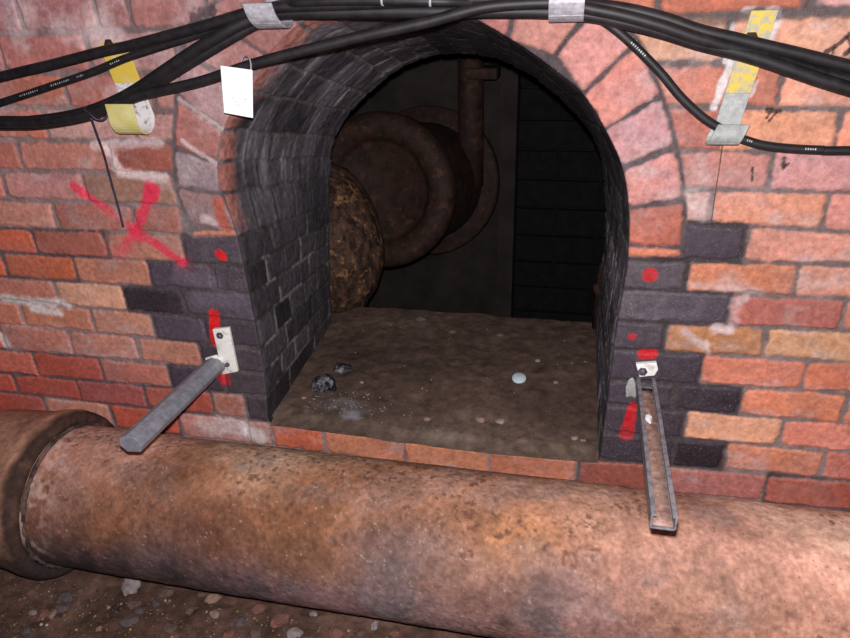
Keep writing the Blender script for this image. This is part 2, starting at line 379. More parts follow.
# light field of the flash on this plane, used only to turn photographed colours into material colours
dd = np.sqrt((X-FLASH[0])**2+FLASH[1]**2+(Z-FLASH[2])**2)
EW = E0*(-FLASH[1]/dd)*(1.3592/dd)**2
side = sst(-0.5, 0.0, X)[..., None]
COLR = lin((118, 99, 98))*(1-side)+lin((122, 106, 103))*side
COLR = COLR*(0.62+0.75*nz2[..., None])*(0.75+0.5*nz1[..., None])/EW[..., None]
H = 0.0015*(nz3-0.5)+0.002*(nz2-0.5)
ROUGH = np.full(X.shape, 0.9)
wob1 = (fbm(X*26, Z*26, 21)-0.5)*0.0105+(fbm(X*95, Z*95, 23, 2)-0.5)*0.005
QUEUE = []
def q_x(q): return float(np.mean(np.asarray(q, float)[:, 0]))
def brick(*a, **k): QUEUE.append((a, k))
def halo(quad, rgb=(66, 57, 60)):      # dirt-blackened pointing round the dark bricks
    q = np.asarray(quad, float); lo, hi = q.min(0)-0.02, q.max(0)+0.02
    i0, i1 = np.searchsorted(xs, [lo[0], hi[0]]); j0, j1 = np.searchsorted(zs, [lo[1], hi[1]]); sl = (slice(i0, i1), slice(j0, j1)); x, z = X[sl], Z[sl]
    d = np.minimum(np.minimum(x-q[:, 0].min(), q[:, 0].max()-x), np.minimum(z-q[:, 1].min(), q[:, 1].max()-z))+wob1[sl]
    m = sst(-0.008, 0.001, d)[..., None]*0.9
    COLR[sl] = COLR[sl]*(1-m)+(lin(rgb)/EW[sl][..., None])*(0.6+0.8*nz2[sl][..., None])*m
def flush():
    for a, k in QUEUE:
        if k.get('dark'): halo(a[0])
    for a, k in QUEUE: brick_now(*a, **k)
    QUEUE.clear()
def brick_now(quad, rgb, inset=0.0044, lift=0.0042, dark=False, mott=0.5):
    global COLR
    if not dark: g = sum(rgb)/3; sg_ = 0.75 if q_x(quad) < -0.3 else 0.88; up_ = 1.02 if q_x(quad) < -0.3 else 1.09; rgb = tuple(up_*(g+(v_-g)*sg_) for v_ in rgb)  # right-hand bricks lightened more: flash bloom put into their colour
    q = np.asarray(quad, float); lo, hi = q.min(0)-0.01, q.max(0)+0.01
    i0, i1 = np.searchsorted(xs, [lo[0], hi[0]]); j0, j1 = np.searchsorted(zs, [lo[1], hi[1]])
    if i1-i0 < 2 or j1-j0 < 2: return
    sl = (slice(i0, i1), slice(j0, j1)); x, z = X[sl], Z[sl]
    cen = q.mean(0); ds = []
    for a, b in zip(q, np.roll(q, -1, axis=0)):
        e = b-a; L = np.hypot(*e)
        if L < 1e-4: continue
        n = np.array([-e[1], e[0]])/L
        if (cen-a) @ n < 0: n = -n
        ds.append((x-a[0])*n[0]+(z-a[1])*n[1])
    k = 0.0032; D = np.stack(ds); m = D.min(0); d = m-k*np.log(np.exp(-(D-m)/k).sum(0))+wob1[sl]-inset
    mk = sst(-0.0016, 0.0026, d)
    sd = int(abs(cen[0]*9173+cen[1]*5119)) % 97
    rj = random.Random(sd*31+int(cen[0]*1e4)); p3 = (cen[0], 0, cen[1])
    c = albedo(rgb, p3)
    f1 = fbm((x+sd)*(9 if not dark else 6), (z-sd)*17, sd, 4)[..., None]
    f2 = fbm((x-sd)*55, (z+sd)*55, sd+5, 3)[..., None]
    cc = c*(1+mott*1.1*(f1-0.5))*(1+mott*0.6*(f2-0.5))
    if not dark:   # orange/mauve shift inside a brick and pale lime bloom
        sh = np.clip((f1-0.52)*3.5, -1, 1)*0.04
        cc = cc*np.concatenate([1+0*sh, 1-sh*0.7, 1-sh*1.6], -1)
        bl = sst(0.56, 0.82, fbm((x+3*sd)*15, (z-2*sd)*24, sd+11, 4))[..., None]*0.42
        cc = cc*(1-bl)+(np.array([0.50, 0.40, 0.39])*(0.5+0.5*c.mean()/0.3))*bl
    cc = np.clip(cc, 0.004, 0.9)
    COLR[sl] = COLR[sl]*(1-mk[..., None])+cc*mk[..., None]
    hb = lift*sst(-0.002, 0.006, d)*(1+0.15*(rj.random()-0.5))+0.0012*(f1[..., 0]-0.5)+0.0012*(f2[..., 0]-0.5)+(rj.random()-0.5)*0.002
    H[sl] = H[sl]*(1-mk)+hb*mk
    ROUGH[sl] = ROUGH[sl]*(1-mk)+(0.62 if dark else 0.85)*mk
def isdark(c): return sum(c) < 300
def lay(n, cols, colours, xlo=None, xhi=None):
    edges = []
    for px in cols:
        x = wxz(px, 0.5*(bed_py(n, px)+bed_py(n+1, px)))[0]; edges.append(float(x))
    if xhi is not None: edges[-1] = xhi
    if xlo is not None: edges[0] = xlo
    for a, b, c in zip(edges[:-1], edges[1:], colours):
        brick([(a, bed(n, a)), (b, bed(n, b)), (b, bed(n+1, b)), (a, bed(n+1, a))], c, dark=isdark(c), mott=0.35 if isdark(c) else 0.5)
    return edges
pal = [(165, 92, 72), (150, 80, 62), (176, 110, 84), (160, 92, 84)]
def run(n, x0, x1, step, off):
    x = x0
    k = 0
    while (x < x1 if step > 0 else x > x1):
        nx = x+step*(1.0 if k or not off else 1.0); a, b = min(x, nx), max(x, nx)
        c = np.array(random.choice(pal), float)
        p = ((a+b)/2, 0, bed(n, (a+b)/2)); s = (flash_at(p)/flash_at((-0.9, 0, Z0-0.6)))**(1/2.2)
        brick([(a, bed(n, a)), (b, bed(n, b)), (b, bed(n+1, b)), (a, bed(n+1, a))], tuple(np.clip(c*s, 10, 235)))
        x = nx; k += 1
for n in range(-6+1, 18):
    if n in LEFT:
        e = lay(n, *LEFT[n]); run(n, e[0], -2.5, -0.225, 0)
        e = lay(n, *RIGHT[n]); run(n, e[-1], 1.5, 0.225, 0)
    elif n == 13:
        e = lay(n, *SILL); run(n, e[0], -2.5, -0.225, 0); run(n, e[-1], 1.5, 0.225, 0)
    else:
        run(n, -2.5-0.1*(n % 2), 1.5, 0.225, 0)

flush()
# the ring of voussoirs round the arch: joints as (outer, inner) pixel pairs
VL = [((190, 238), (236.5, 237)), ((189, 228.5), (235, 229.5)), ((175, 187), (219, 193.5)), ((172, 147), (217, 163)), ((174, 95), (223, 130)), ((179, 50), (244, 90)), ((203, 12), (268, 57)), ((246, -28), (300, 24))]
VR = [((532, -52), (507, 38)), ((596, 1), (557, 53)), ((640, 39), (585, 92)), ((664, 94), (605.5, 129)), ((679, 145), (623.5, 168)), ((687, 200), (629, 208)), ((685, 248.6), (629, 245.5)), ((683, 257), (628, 258.5))]
VLw = [(wxz(*a), wxz(*b)) for a, b in VL]; VRw = [(wxz(*a), wxz(*b)) for a, b in VR]
c0 = np.array([-0.335, Z0-0.44])
def pol(p): d = p-c0; return math.atan2(d[1], d[0]), np.hypot(*d)
ta, tb = pol(VLw[-1][1])[0], pol(VRw[0][1])[0]
mid = []
for t in np.linspace(ta, tb, 8)[1:-1]:
    i = np.argmin(np.abs(np.arctan2(OPEN[:, 1]-c0[1], OPEN[:, 0]-c0[0])-t)); inner = OPEN[i]
    mid.append((c0+np.array([math.cos(t), math.sin(t)])*(np.hypot(*(inner-c0))+0.115), inner))
RING = VLw+mid+VRw
VCOL = [(192, 108, 80), (142, 104, 102), (150, 124, 128), (180, 104, 94), (180, 116, 114), (178, 110, 104), (184, 112, 104)] + \
       [(192, 118, 108)]*(len(mid)+1) + [(214, 142, 126), (224, 150, 140), (222, 140, 126), (212, 146, 146), (216, 140, 130), (190, 104, 84), (215, 126, 96)]
ringpoly = np.vstack([[o for o, i in RING], [i for o, i in RING[::-1]]])
lo, hi = ringpoly.min(0)-0.02, ringpoly.max(0)+0.02
rm = np.zeros(X.shape, bool); i0, i1 = np.searchsorted(xs, [lo[0], hi[0]]); j0, j1 = np.searchsorted(zs, [lo[1], hi[1]])
outer_s = smooth_path(np.array([o for o, i in RING]), 6)
rp2 = np.vstack([outer_s, OPEN[::-1][(OPEN[::-1, 1] > RING[0][1][1])]])
rm[i0:i1, j0:j1] = point_in(rp2, X[i0:i1, j0:j1], Z[i0:i1, j0:j1])
rmf = rm.astype(float)
for _ in range(3):
    rmf[1:-1] = (rmf[:-2]+rmf[1:-1]+rmf[2:])/3; rmf[:, 1:-1] = (rmf[:, :-2]+rmf[:, 1:-1]+rmf[:, 2:])/3
rmf = sst(0.25, 0.75, rmf+wob1*25)
COLR = COLR*(1-rmf[..., None])+(lin((100, 87, 88))*(0.6+0.8*nz2[..., None])/EW[..., None])*rmf[..., None]
H = H*(1-rmf)+0.002*(nz2-0.5)*rmf; ROUGH = ROUGH*(1-rmf)+0.9*rmf
for k, ((o1, i1_), (o2, i2_)) in enumerate(zip(RING[:-1], RING[1:])):
    thin = np.hypot(*(o1-o2)) < 0.035
    # pull the outer ends in so that the ring keeps its dark edge joint
    o1b, o2b = o1+(i1_-o1)*0.02, o2+(i2_-o2)*0.02
    e1, e2 = i1_+(i1_-o1)*0.06, i2_+(i2_-o2)*0.06
    brick([o1b, o2b, e2, e1], VCOL[k], inset=0.0035 if thin else 0.005, mott=0.55)

flush()
film = sst(0.42, 0.75, fbm(X*6.5, Z*8.5, 141, 5))*(0.18+0.42*sst(Z0-0.40, Z0-0.05, Z)*(1-sst(-0.75, -0.5, X))+0.14*sst(0.0, 0.2, X)*sst(Z0-0.5, Z0-0.2, Z))
film = (film*(0.4+0.6*sst(0.35, 0.65, fbm(X*60, Z*60, 143, 3))))[..., None]*sst(0.05, 0.12, COLR.max(-1))[..., None]
COLR = COLR*(1-film)+np.array([0.42, 0.345, 0.36])*film
COLR = COLR*(0.86+0.28*fbm(X*170, Z*170, 145, 2)[..., None])
# paint, lime and marks on the face of the wall
def stroke(pts, r, rgb, op=1.0, soft=0.5, rag=0.3, sc=60, seed=1, r2=None, absolute=False):
    P = np.array([wxz(*p[:2]) for p in pts]); O = [p[2] if len(p) > 2 else 1.0 for p in pts]
    mpp = np.hypot(*(wxz(pts[0][0]+5, pts[0][1])-wxz(pts[0][0]-5, pts[0][1])))/10
    r1 = r*mpp; r2 = (r if r2 is None else r2)*mpp; rm_ = max(r1, r2)*2+0.012
    lo, hi = P.min(0)-rm_, P.max(0)+rm_
    i0, i1 = np.searchsorted(xs, [lo[0], hi[0]]); j0, j1 = np.searchsorted(zs, [lo[1], hi[1]]); sl = (slice(i0, i1), slice(j0, j1)); x, z = X[sl], Z[sl]
    best = np.full(x.shape, -9.0); opac = np.zeros(x.shape); n = max(1, len(P)-1)
    for k in range(n):
        a = P[k]; b = P[min(k+1, len(P)-1)]; ab = b-a; L2 = max(ab @ ab, 1e-10)
        t = np.clip(((x-a[0])*ab[0]+(z-a[1])*ab[1])/L2, 0, 1)
        d = np.hypot(x-a[0]-t*ab[0], z-a[1]-t*ab[1]); rr = r1+(r2-r1)*(k+t)/n
        v = 1-d/np.maximum(rr, 1e-5); o = O[k]+(O[min(k+1, len(O)-1)]-O[k])*t
        v = np.where(v > -1, v, -9); better = v > best; best = np.where(better, v, best); opac = np.where(better, o, opac)
    best = best+rag*(fbm(x*sc, z*sc, seed, 3)-0.5)*2
    m = sst(-soft*0.5, soft*0.5, best)*opac*op
    c = np.asarray(rgb, float) if absolute else np.clip(lin(rgb)/EW[sl][..., None], 0.003, 0.88)
    COLR[sl] = COLR[sl]*(1-m[..., None])+c*m[..., None]
RED, CRIM = (205, 30, 34), (205, 45, 75)
stroke([(75.5, 185.7), (86, 194), (103, 205.5, .75), (120, 218, .3), (134, 229, .45), (143, 234.5, .6), (156.5, 243), (170, 253), (182, 261.5)], 4.2, CRIM, 0.85, 0.9, 0.25)
stroke([(153, 189), (152, 195)], 8, CRIM, 0.9, 0.5, 0.2)
stroke([(153, 189), (146, 204.6), (141, 220), (136, 230.5), (125.5, 246, .6), (120, 254, .2)], 4.6, CRIM, 0.85, 0.8, 0.25)
stroke([(135, 231), (140, 236)], 6, CRIM, 0.7, 0.9)
stroke([(183, 262), (188, 268, 0.2)], 7, CRIM, 0.35, 1.4)
stroke([(118, 250), (128, 246)], 9, (190, 80, 90), 0.3, 1.6)
stroke([(220.5, 253), (223, 256)], 4.6, RED, 0.95, 0.4, 0.15)
stroke([(214.5, 313), (215.5, 326), (217, 342)], 5.2, (196, 22, 26), 0.95, 0.4, 0.15)
stroke([(222, 372), (225, 379, .7)], 6, (176, 24, 32), 0.9, 0.9, 0.2)
stroke([(650, 274)], 8.2, (214, 26, 32), 0.97, 0.3, 0.12)
stroke([(631.5, 335.5), (632.5, 335.5)], 4, (204, 42, 52), 0.9, 0.5, 0.12)
stroke([(643, 353.5), (652, 353)], 5.6, (205, 26, 34), 0.97, 0.4, 0.12)
stroke([(632.5, 404), (630, 418), (626, 434, .6)], 4, (196, 24, 34), 0.95, 0.5, 0.15, r2=7.5)
LIME = (226, 205, 204)
for pts, r, op in (([(705, 345), (690, 336), (683, 330)], 4, .6), ([(716, 328), (728, 329)], 5, .7), ([(706, 340), (709, 352)], 2.2, .6), ([(735, 300), (733, 322)], 5, .35),
                   ([(690, 284), (760, 291)], 4, .35), ([(690, 193), (705, 215)], 8, .4), ([(700, 160), (706, 185)], 7, .3), ([(740, 301), (745, 298)], 4, .5),
                   ([(2, 297), (20, 300), (55, 302)], 4, .55), ([(33, 308), (62, 313)], 3.2, .7), ([(62, 300), (68, 305)], 3, .7), ([(4, 335), (8, 345)], 3.5, .5),
                   ([(205, 425), (240, 428)], 8, .35), ([(248, 430), (262, 436)], 7, .5), ([(110, 148), (118, 168)], 4.5, .65), ([(122, 173), (165, 177)], 4, .6),
                   ([(95, 145), (160, 142)], 4, .45), ([(100, 25), (120, 50)], 16, .38), ([(60, 28), (110, 40)], 11, .3), ([(120, 95), (128, 118)], 12, .3), ([(30, 12), (20, 40)], 9, .25),
                   ([(216, 163), (196, 150), (183, 140)], 2.2, .6), ([(180, 100), (200, 112), (222, 128)], 2.5, .5), ([(205, 95), (212, 60)], 12, .2), ([(205, 218), (222, 226)], 4, .5)):
    stroke(pts, r, LIME, op, 1.2, 0.6, 70, int(pts[0][0]))
stroke([(218, 203), (225, 226)], 5.5, (172, 84, 66), 0.85, 0.6, 0.4)     # chipped springer
stroke([(753, 16), (744, 42)], 4.6, (250, 240, 240), 0.95, 0.7, 0.6); stroke([(778, 12), (768, 42)], 4.6, (250, 240, 240), 0.95, 0.7, 0.6)
stroke([(745, 10), (778, 9)], 3.2, (240, 225, 222), 0.85, 0.8, 0.8); stroke([(728, 60), (734, 58), (723, 80), (714, 106)], 4.2, (250, 242, 242), 0.95, 0.7, 0.6)
stroke([(733, 24), (731, 34)], 2.2, (240, 228, 226), 0.8, 0.9, 0.7); stroke([(757, 80), (750, 95)], 2, (240, 228, 226), 0.7, 0.9, 0.7)
stroke([(270, 421.5), (330, 425), (400, 434), (490, 445), (560, 454), (600, 458)], 1.6, (84, 62, 50), 0.7, 0.9, 0.9, 40, 9)
BLK = (40, 34, 34)
for pts, r in (([(824, 53), (833, 48), (838, 44), (845, 37), (849, 34), (858, 32)], 2.6), ([(846, 37), (850, 43), (850, 50), (858, 56)], 1.9), ([(833, 48), (832, 53)], 1.6), ([(844, 54), (850, 49)], 2.4), ([(766, 110), (779, 111)], 2.2), ([(776, 112), (768, 121)], 1.3), ([(772, 108), (766, 118)], 1.1), ([(784, 158), (783, 165)], 2.2), ([(788, 163), (782, 168)], 1.4), ([(752, 167), (752, 180)], 1.2), ([(215, 10), (197, 16), (193, 28)], 5)):
    stroke(pts, r, BLK if r < 4 else (85, 72, 74), 0.85, 0.6, 0.8, 110, 5)
for pts in (([(660, 20), (725, 20), (760, 13)]), ([(760, 14), (850, 12)]), ([(805, 3), (820, 10)])): stroke(pts, 6, (110, 98, 98), 0.75, 0.8, 0.5, 60, 3)
for pts, r in (([(146, 300), (160, 300)], 9), ([(720, 462), (690, 455)], 9), ([(735, 401), (715, 399)], 9)): stroke(pts, r, (34, 28, 32), 0.5, 1.2, 0.3)
for pts, r, op in (([(180, 275), (215, 282)], 7, .35), ([(200, 300), (240, 300)], 7, .3), ([(700, 305), (690, 315)], 8, .25), ([(640, 270), (675, 280)], 7, .15)): stroke(pts, r, (120, 108, 122), op, 1.6, 0.5)

ins = point_in(OPENP, X, Z)
nx, nzc = X.shape
f = grid_faces(nx, nzc); fin = ins.ravel()[f]; f = f[~fin.all(1)]
fin = ins.ravel()[f]; mv = np.unique(f[fin])           # opening-side vertices of border faces: snap to the arris
VX, VZ, VY = X.ravel().copy(), Z.ravel().copy(), -H.ravel().copy()
dense, _ = resample(OPENP, 6000)
for i in mv:
    d = (dense[:, 0]-VX[i])**2+(dense[:, 1]-VZ[i])**2; k = int(d.argmin()); VX[i], VZ[i] = dense[k]
# round the arris back a little
bmask = np.zeros(len(VX), bool); bmask[mv] = True
VY[mv] = 0.004
used = np.unique(f); remap = np.full(len(VX), -1); remap[used] = np.arange(len(used))
COLR = np.clip(COLR, 0.003, 0.9)
me = raw_mesh('wall_front', np.c_[VX, VY, VZ][used], remap[f], COLR.reshape(-1, 3)[used], ROUGH.ravel()[used])
tag(link('wall_front', me, MAT_BRICK), kind='structure')

# ------------------------------------------------------------------ wall_tunnel: the sooty lining lofted from the arris to the inner end
NU, NV = 860, 190
A, LA = resample(front, NU); B, LB = resample(back, NU)
B = B.copy(); 
v = np.linspace(0, 1, NV); u = np.linspace(0, 1, NU)
PX = A[:, None, 0]*(1-v)+B[:, None, 0]*v; PZ = A[:, None, 1]*(1-v)+B[:, None, 1]*v
tn = np.gradient(A, axis=0); tn /= np.linalg.norm(tn, axis=1)[:, None]; nrm = np.c_[tn[:, 1], -tn[:, 0]]   # towards the inside
Sg, Yg = np.meshgrid(u*LA, v*DEPTH, indexing='ij')
pitch = 0.0765; wv = (fbm(Sg*14, Yg*14, 41)-0.5)*0.012
sA = np.r_[0, np.cumsum(np.hypot(*np.diff(A, axis=0).T))]
def s_at(p): return sA[int(np.argmin(((A-np.asarray(p))**2).sum(1)))]
half = sA[int(np.argmax(A[:, 1]))]
sb = [s_at((float(A[0, 0]), bed(n_, -0.75))) for n_ in (13, 12, 11, 10, 9, 8, 7)]+[s_at(i_) for o_, i_ in RING]+[s_at((float(A[-1, 0]), bed(n_, 0.12))) for n_ in (7, 8, 9, 10, 11, 12, 13)]
sb = np.unique(np.round(np.array(sb), 4)); sb = np.r_[sb[0], sb[1:][np.diff(sb) > 0.03]]; sb = np.r_[-0.08, sb, LA+0.09]
ii_ = np.interp(Sg+wv, sb, np.arange(len(sb)))
lw_ = np.interp(np.floor(ii_), np.arange(len(sb)-1), np.diff(sb))
cs = ii_; ci = np.floor(cs); ds_ = np.minimum(cs-ci, 1-(cs-ci))*lw_
bw = np.where(ci % 2 == 0, 0.112, 0.224); cy_ = (Yg+wv+0.056*(ci % 2))/bw; cj = np.floor(cy_); dy_ = np.minimum(cy_-cj, 1-(cy_-cj))*bw
d = np.minimum(ds_, dy_)-0.004; mk = sst(-0.0015, 0.003, d)
hsh = _h(ci, cj, 77)
strk = fbm(Sg*7, Yg*60, 51, 4); st2 = fbm(Sg*5, Yg*17, 53, 3); fine = fbm(Sg*80, Yg*80, 55, 3)
bcol = np.array([0.060, 0.054, 0.062])[None, None]*(0.38+1.2*hsh[..., None])*(0.6+0.8*fine[..., None])
mcol = np.array([0.066, 0.057, 0.055])[None, None]*(0.5+fine[..., None])*(0.75+0.6*sst(0.2, 0.35, Sg/LA)[..., None])
lc = bcol*mk[..., None]+mcol*(1-mk[..., None])
su = Sg/LA
soot = sst(0.43, 0.52, su)*(1-sst(0.68, 0.80, su)); lc = lc*(1-0.62*soot[..., None])
upL = sst(0.22, 0.32, su)*(1-sst(0.46, 0.56, su)); jamR = sst(0.78, 0.84, su)
whit = np.clip(sst(0.46, 0.72, strk)*(0.55+0.45*sst(0.3, 0.7, hsh))*(0.35+0.65*sst(0.35, 0.6, st2))+0.28*sst(0.4, 0.65, st2), 0, 1.2)*(0.16+1.0*upL+0.95*jamR)*(1-0.8*soot)
whit = np.clip(whit, 0, 1.1)
lc = lc*(1-0.75*whit[..., None])+np.array([0.30, 0.275, 0.31])*0.75*whit[..., None]
# brick red of the unsooted ring just behind the arris on the left haunch
redm = (1-sst(0.015, 0.085, Yg+0.07*(fbm(Sg*20, Yg*20, 57)-0.5)))*sst(0.20, 0.235, su)*(1-sst(0.44, 0.50, su))*mk
rc = np.array([0.42, 0.155, 0.115])*(0.5+fine[..., None])
lc = lc*(1-0.8*redm[..., None])+rc*0.8*redm[..., None]
# fine pale cracks on the left jamb
crk = np.abs(fbm(Sg*9, Yg*9, 61, 3)-0.5); cm = (1-sst(0.0, 0.008, crk))*(1-sst(0.17, 0.23, su))*sst(0.03, 0.05, su)*0.55
cm2 = (1-mk)*(1-sst(0.15, 0.22, su))*sst(0.55, 0.68, fbm(Sg*16, Yg*16, 63))*0.6
cm = np.maximum(cm*0.0, cm2)
lc = lc*(1-cm[..., None])+np.array([0.30, 0.27, 0.25])*cm[..., None]
hh = 0.003*sst(-0.002, 0.005, d)+0.003*(fine-0.5)+0.004*(fbm(Sg*18, Yg*18, 67)-0.5)
hh = hh*sst(0.0, 0.02, Yg)
LV = np.stack([PX+nrm[:, None, 0]*hh, Yg+0.0, PZ+nrm[:, None, 1]*hh], -1).reshape(-1, 3)
# rounded inner end, turning outward behind the wall
me = raw_mesh('wall_tunnel', LV, grid_faces(NU, NV), np.clip(lc, 0.003, 0.9).reshape(-1, 3), np.full(NU*NV, 0.6))
lin_o = tag(link('wall_tunnel', me, MAT_LINING), kind='structure')
# back face of the wall round the inner end of the tunnel
Bo = []
for k, (bx, bz) in enumerate(B):
    dx, dz = bx+0.33, bz-(Z0-0.55); L = max(abs(dx)/1.3, abs(dz)/1.1, 1e-6); Bo.append((-0.33+dx/L, Z0-0.55+dz/L))
V = np.array([(x, DEPTH, z) for x, z in B]+[(x, DEPTH, z) for x, z in Bo]); n = len(B)
F = np.array([(i, i+1, n+i+1, n+i) for i in range(n-1)])
tag(link('wall_chamber_front', raw_mesh('wall_chamber_front', V, F), MAT_BLACKBLOCK), kind='structure')

# ------------------------------------------------------------------ floor_tunnel: dirt on the ledge
xa = np.linspace(-0.98, 0.32, 260); ya = np.r_[-0.0065, np.linspace(-0.004, 0.80, 179)]
GX, GY = np.meshgrid(xa, ya, indexing='ij')
GX0 = GX; GY = np.where((GX < OPEN[0, 0]+0.004) | (GX > OPEN[-1, 0]-0.004), np.maximum(GY, 0.03), GY)
far = 0.735+0.02*(fbm(GX*6, GX*0+3, 71)-0.5)+0.06*sst(0.0, -0.7, GX)*0
fz = FLOORZ+0.012*(fbm(GX*7, GY*7, 73)-0.5)+0.006*(fbm(GX*30, GY*30, 75)-0.5)
fz = fz-0.010*(1-sst(0.0, 0.05, GY))+0.002
fz = fz-0.10*sst(0.0, 0.05, GY-far)*1.6
fz = fz+(bed(13, GX)-FLOORZ)*(1-sst(0.0, 0.35, GY))
lip_ = fbm(GX*24, GX*0+1, 87)
tz_ = np.clip(GY/0.05, 0, 1); fz = np.where(GY < 0.05, (sill_z(GX)+0.0005)*(1-tz_)+fz*tz_, fz)
dc = np.array([0.104, 0.065, 0.051])*(0.55+0.9*fbm(GX*5, GY*5, 77)[..., None])*(0.7+0.6*fbm(GX*28, GY*28, 79)[..., None])
front_d = 1-sst(0.0, 0.16, GY+0.08*(fbm(GX*10, GY*10, 81)-0.5)); dc = dc*(1-front_d[..., None]*0.5)+np.array([0.17, 0.125, 0.095])*front_d[..., None]*0.5*(0.7+0.6*fbm(GX*40, GY*40, 83)[..., None])
def spot(px, py, rx, ry, c, op, seed):
    global dc
    p = on_z(px, py, FLOORZ); e = ((GX-p[0])/rx)**2+((GY-p[1])/ry)**2
    m = (1-sst(0.2, 1.0, np.sqrt(e)+0.5*(fbm(GX*50, GY*50, seed)-0.5)))*op
    dc = dc*(1-m[..., None])+np.asarray(c)*m[..., None]
spot(352, 413, 0.045, 0.03, (0.34, 0.34, 0.37), 0.7, 3); spot(345, 403, 0.10, 0.05, (0.26, 0.24, 0.24), 0.3, 4); spot(480, 415, 0.12, 0.05, (0.22, 0.16, 0.12), 0.35, 5)
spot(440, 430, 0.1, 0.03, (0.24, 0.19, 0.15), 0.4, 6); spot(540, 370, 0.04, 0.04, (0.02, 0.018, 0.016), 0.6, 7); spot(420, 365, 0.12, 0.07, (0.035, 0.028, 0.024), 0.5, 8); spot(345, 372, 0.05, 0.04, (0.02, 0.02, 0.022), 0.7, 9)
spot(420, 325, 0.05, 0.03, (0.2, 0.17, 0.15), 0.35, 10)
me = raw_mesh('floor_tunnel', np.stack([GX, GY, fz], -1).reshape(-1, 3), grid_faces(260, 180), np.clip(dc, 0.004, 0.8).reshape(-1, 3), np.full(260*180, 0.92))
tag(link('floor_tunnel', me, MAT_DIRT), kind='structure')

# ------------------------------------------------------------------ chamber behind
def box_mb(mb, x0, x1, y0, y1, z0, z1):
    V = [(x0, y0, z0), (x1, y0, z0), (x1, y1, z0), (x0, y1, z0), (x0, y0, z1), (x1, y0, z1), (x1, y1, z1), (x0, y1, z1)]
    return mb.add(V, [(0, 3, 2, 1), (4, 5, 6, 7), (0, 1, 5, 4), (1, 2, 6, 5), (2, 3, 7, 6), (3, 0, 4, 7)])
BY = 1.75
cz0, cz1 = -0.7, Z0+0.62
def slab(name, b, mat): 
    mb = MB(); box_mb(mb, *b); return tag(link(name, mb.mesh(name), mat, smooth=False), kind='structure')
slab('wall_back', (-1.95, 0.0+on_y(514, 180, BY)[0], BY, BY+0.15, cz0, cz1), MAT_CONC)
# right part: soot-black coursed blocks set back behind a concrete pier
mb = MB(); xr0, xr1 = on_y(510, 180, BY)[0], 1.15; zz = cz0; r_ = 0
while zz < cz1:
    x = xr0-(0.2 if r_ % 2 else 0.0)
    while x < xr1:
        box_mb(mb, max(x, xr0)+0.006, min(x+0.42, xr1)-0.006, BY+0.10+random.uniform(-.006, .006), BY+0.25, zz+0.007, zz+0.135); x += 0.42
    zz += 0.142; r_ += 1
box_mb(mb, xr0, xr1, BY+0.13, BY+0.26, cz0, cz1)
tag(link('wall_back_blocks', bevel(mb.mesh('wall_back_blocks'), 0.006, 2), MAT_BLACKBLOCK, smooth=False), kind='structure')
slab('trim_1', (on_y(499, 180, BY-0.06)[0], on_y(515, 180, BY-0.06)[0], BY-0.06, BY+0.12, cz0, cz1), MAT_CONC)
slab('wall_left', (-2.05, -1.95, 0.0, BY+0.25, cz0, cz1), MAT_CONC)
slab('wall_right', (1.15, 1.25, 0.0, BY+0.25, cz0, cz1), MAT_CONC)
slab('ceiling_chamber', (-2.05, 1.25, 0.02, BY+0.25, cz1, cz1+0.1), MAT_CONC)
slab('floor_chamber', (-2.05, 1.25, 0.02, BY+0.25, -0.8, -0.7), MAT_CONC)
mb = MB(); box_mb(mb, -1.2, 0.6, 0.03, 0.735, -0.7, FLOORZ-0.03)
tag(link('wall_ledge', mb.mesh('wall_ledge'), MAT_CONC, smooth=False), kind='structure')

# the big rusty main in the chamber
bell = on_y(378, 192, 1.02); far_p = on_y(436, 180, BY)
ax = far_p-bell; axn = ax/np.linalg.norm(ax); Lm = np.linalg.norm(ax)
root = empty('cast_iron_main', (bell[0], bell[1], bell[2]))
tag(root, 'large dark rusty main with a wide round socket in the chamber behind the arch', 'pipe')
Rb = 0.272
mb = MB().lathe([(0.02, Rb*0.9), (0.12, Rb*0.95), (0.2, Rb*0.98), (Lm+0.02, Rb*0.98)], bell, axn, 72); link('barrel', mb.mesh('barrel'), MAT_DARKRUST, root)
mb = MB().lathe([(0.04, 0.0), (0.035, Rb*0.66), (0.025, Rb*0.70), (0.015, Rb*0.72), (0.0, Rb*0.76), (-0.012, Rb*0.84), (-0.015, Rb*0.94), (-0.005, Rb*1.04), (0.02, Rb*1.09), (0.06, Rb*1.09), (0.085, Rb*1.04), (0.095, Rb*0.96), (0.14, Rb*0.9)], bell, axn, 80); link('socket', mb.mesh('socket'), MAT_DARKRUST, root)
mb = MB().lathe([(Lm-0.16, Rb*0.8), (Lm-0.155, Rb*1.22), (Lm-0.15, Rb*1.25), (Lm-0.115, Rb*1.25), (Lm-0.11, Rb*1.22), (Lm-0.105, Rb*0.8)], bell, axn, 80); link('flange', mb.mesh('flange'), MAT_DARKRUST, root)
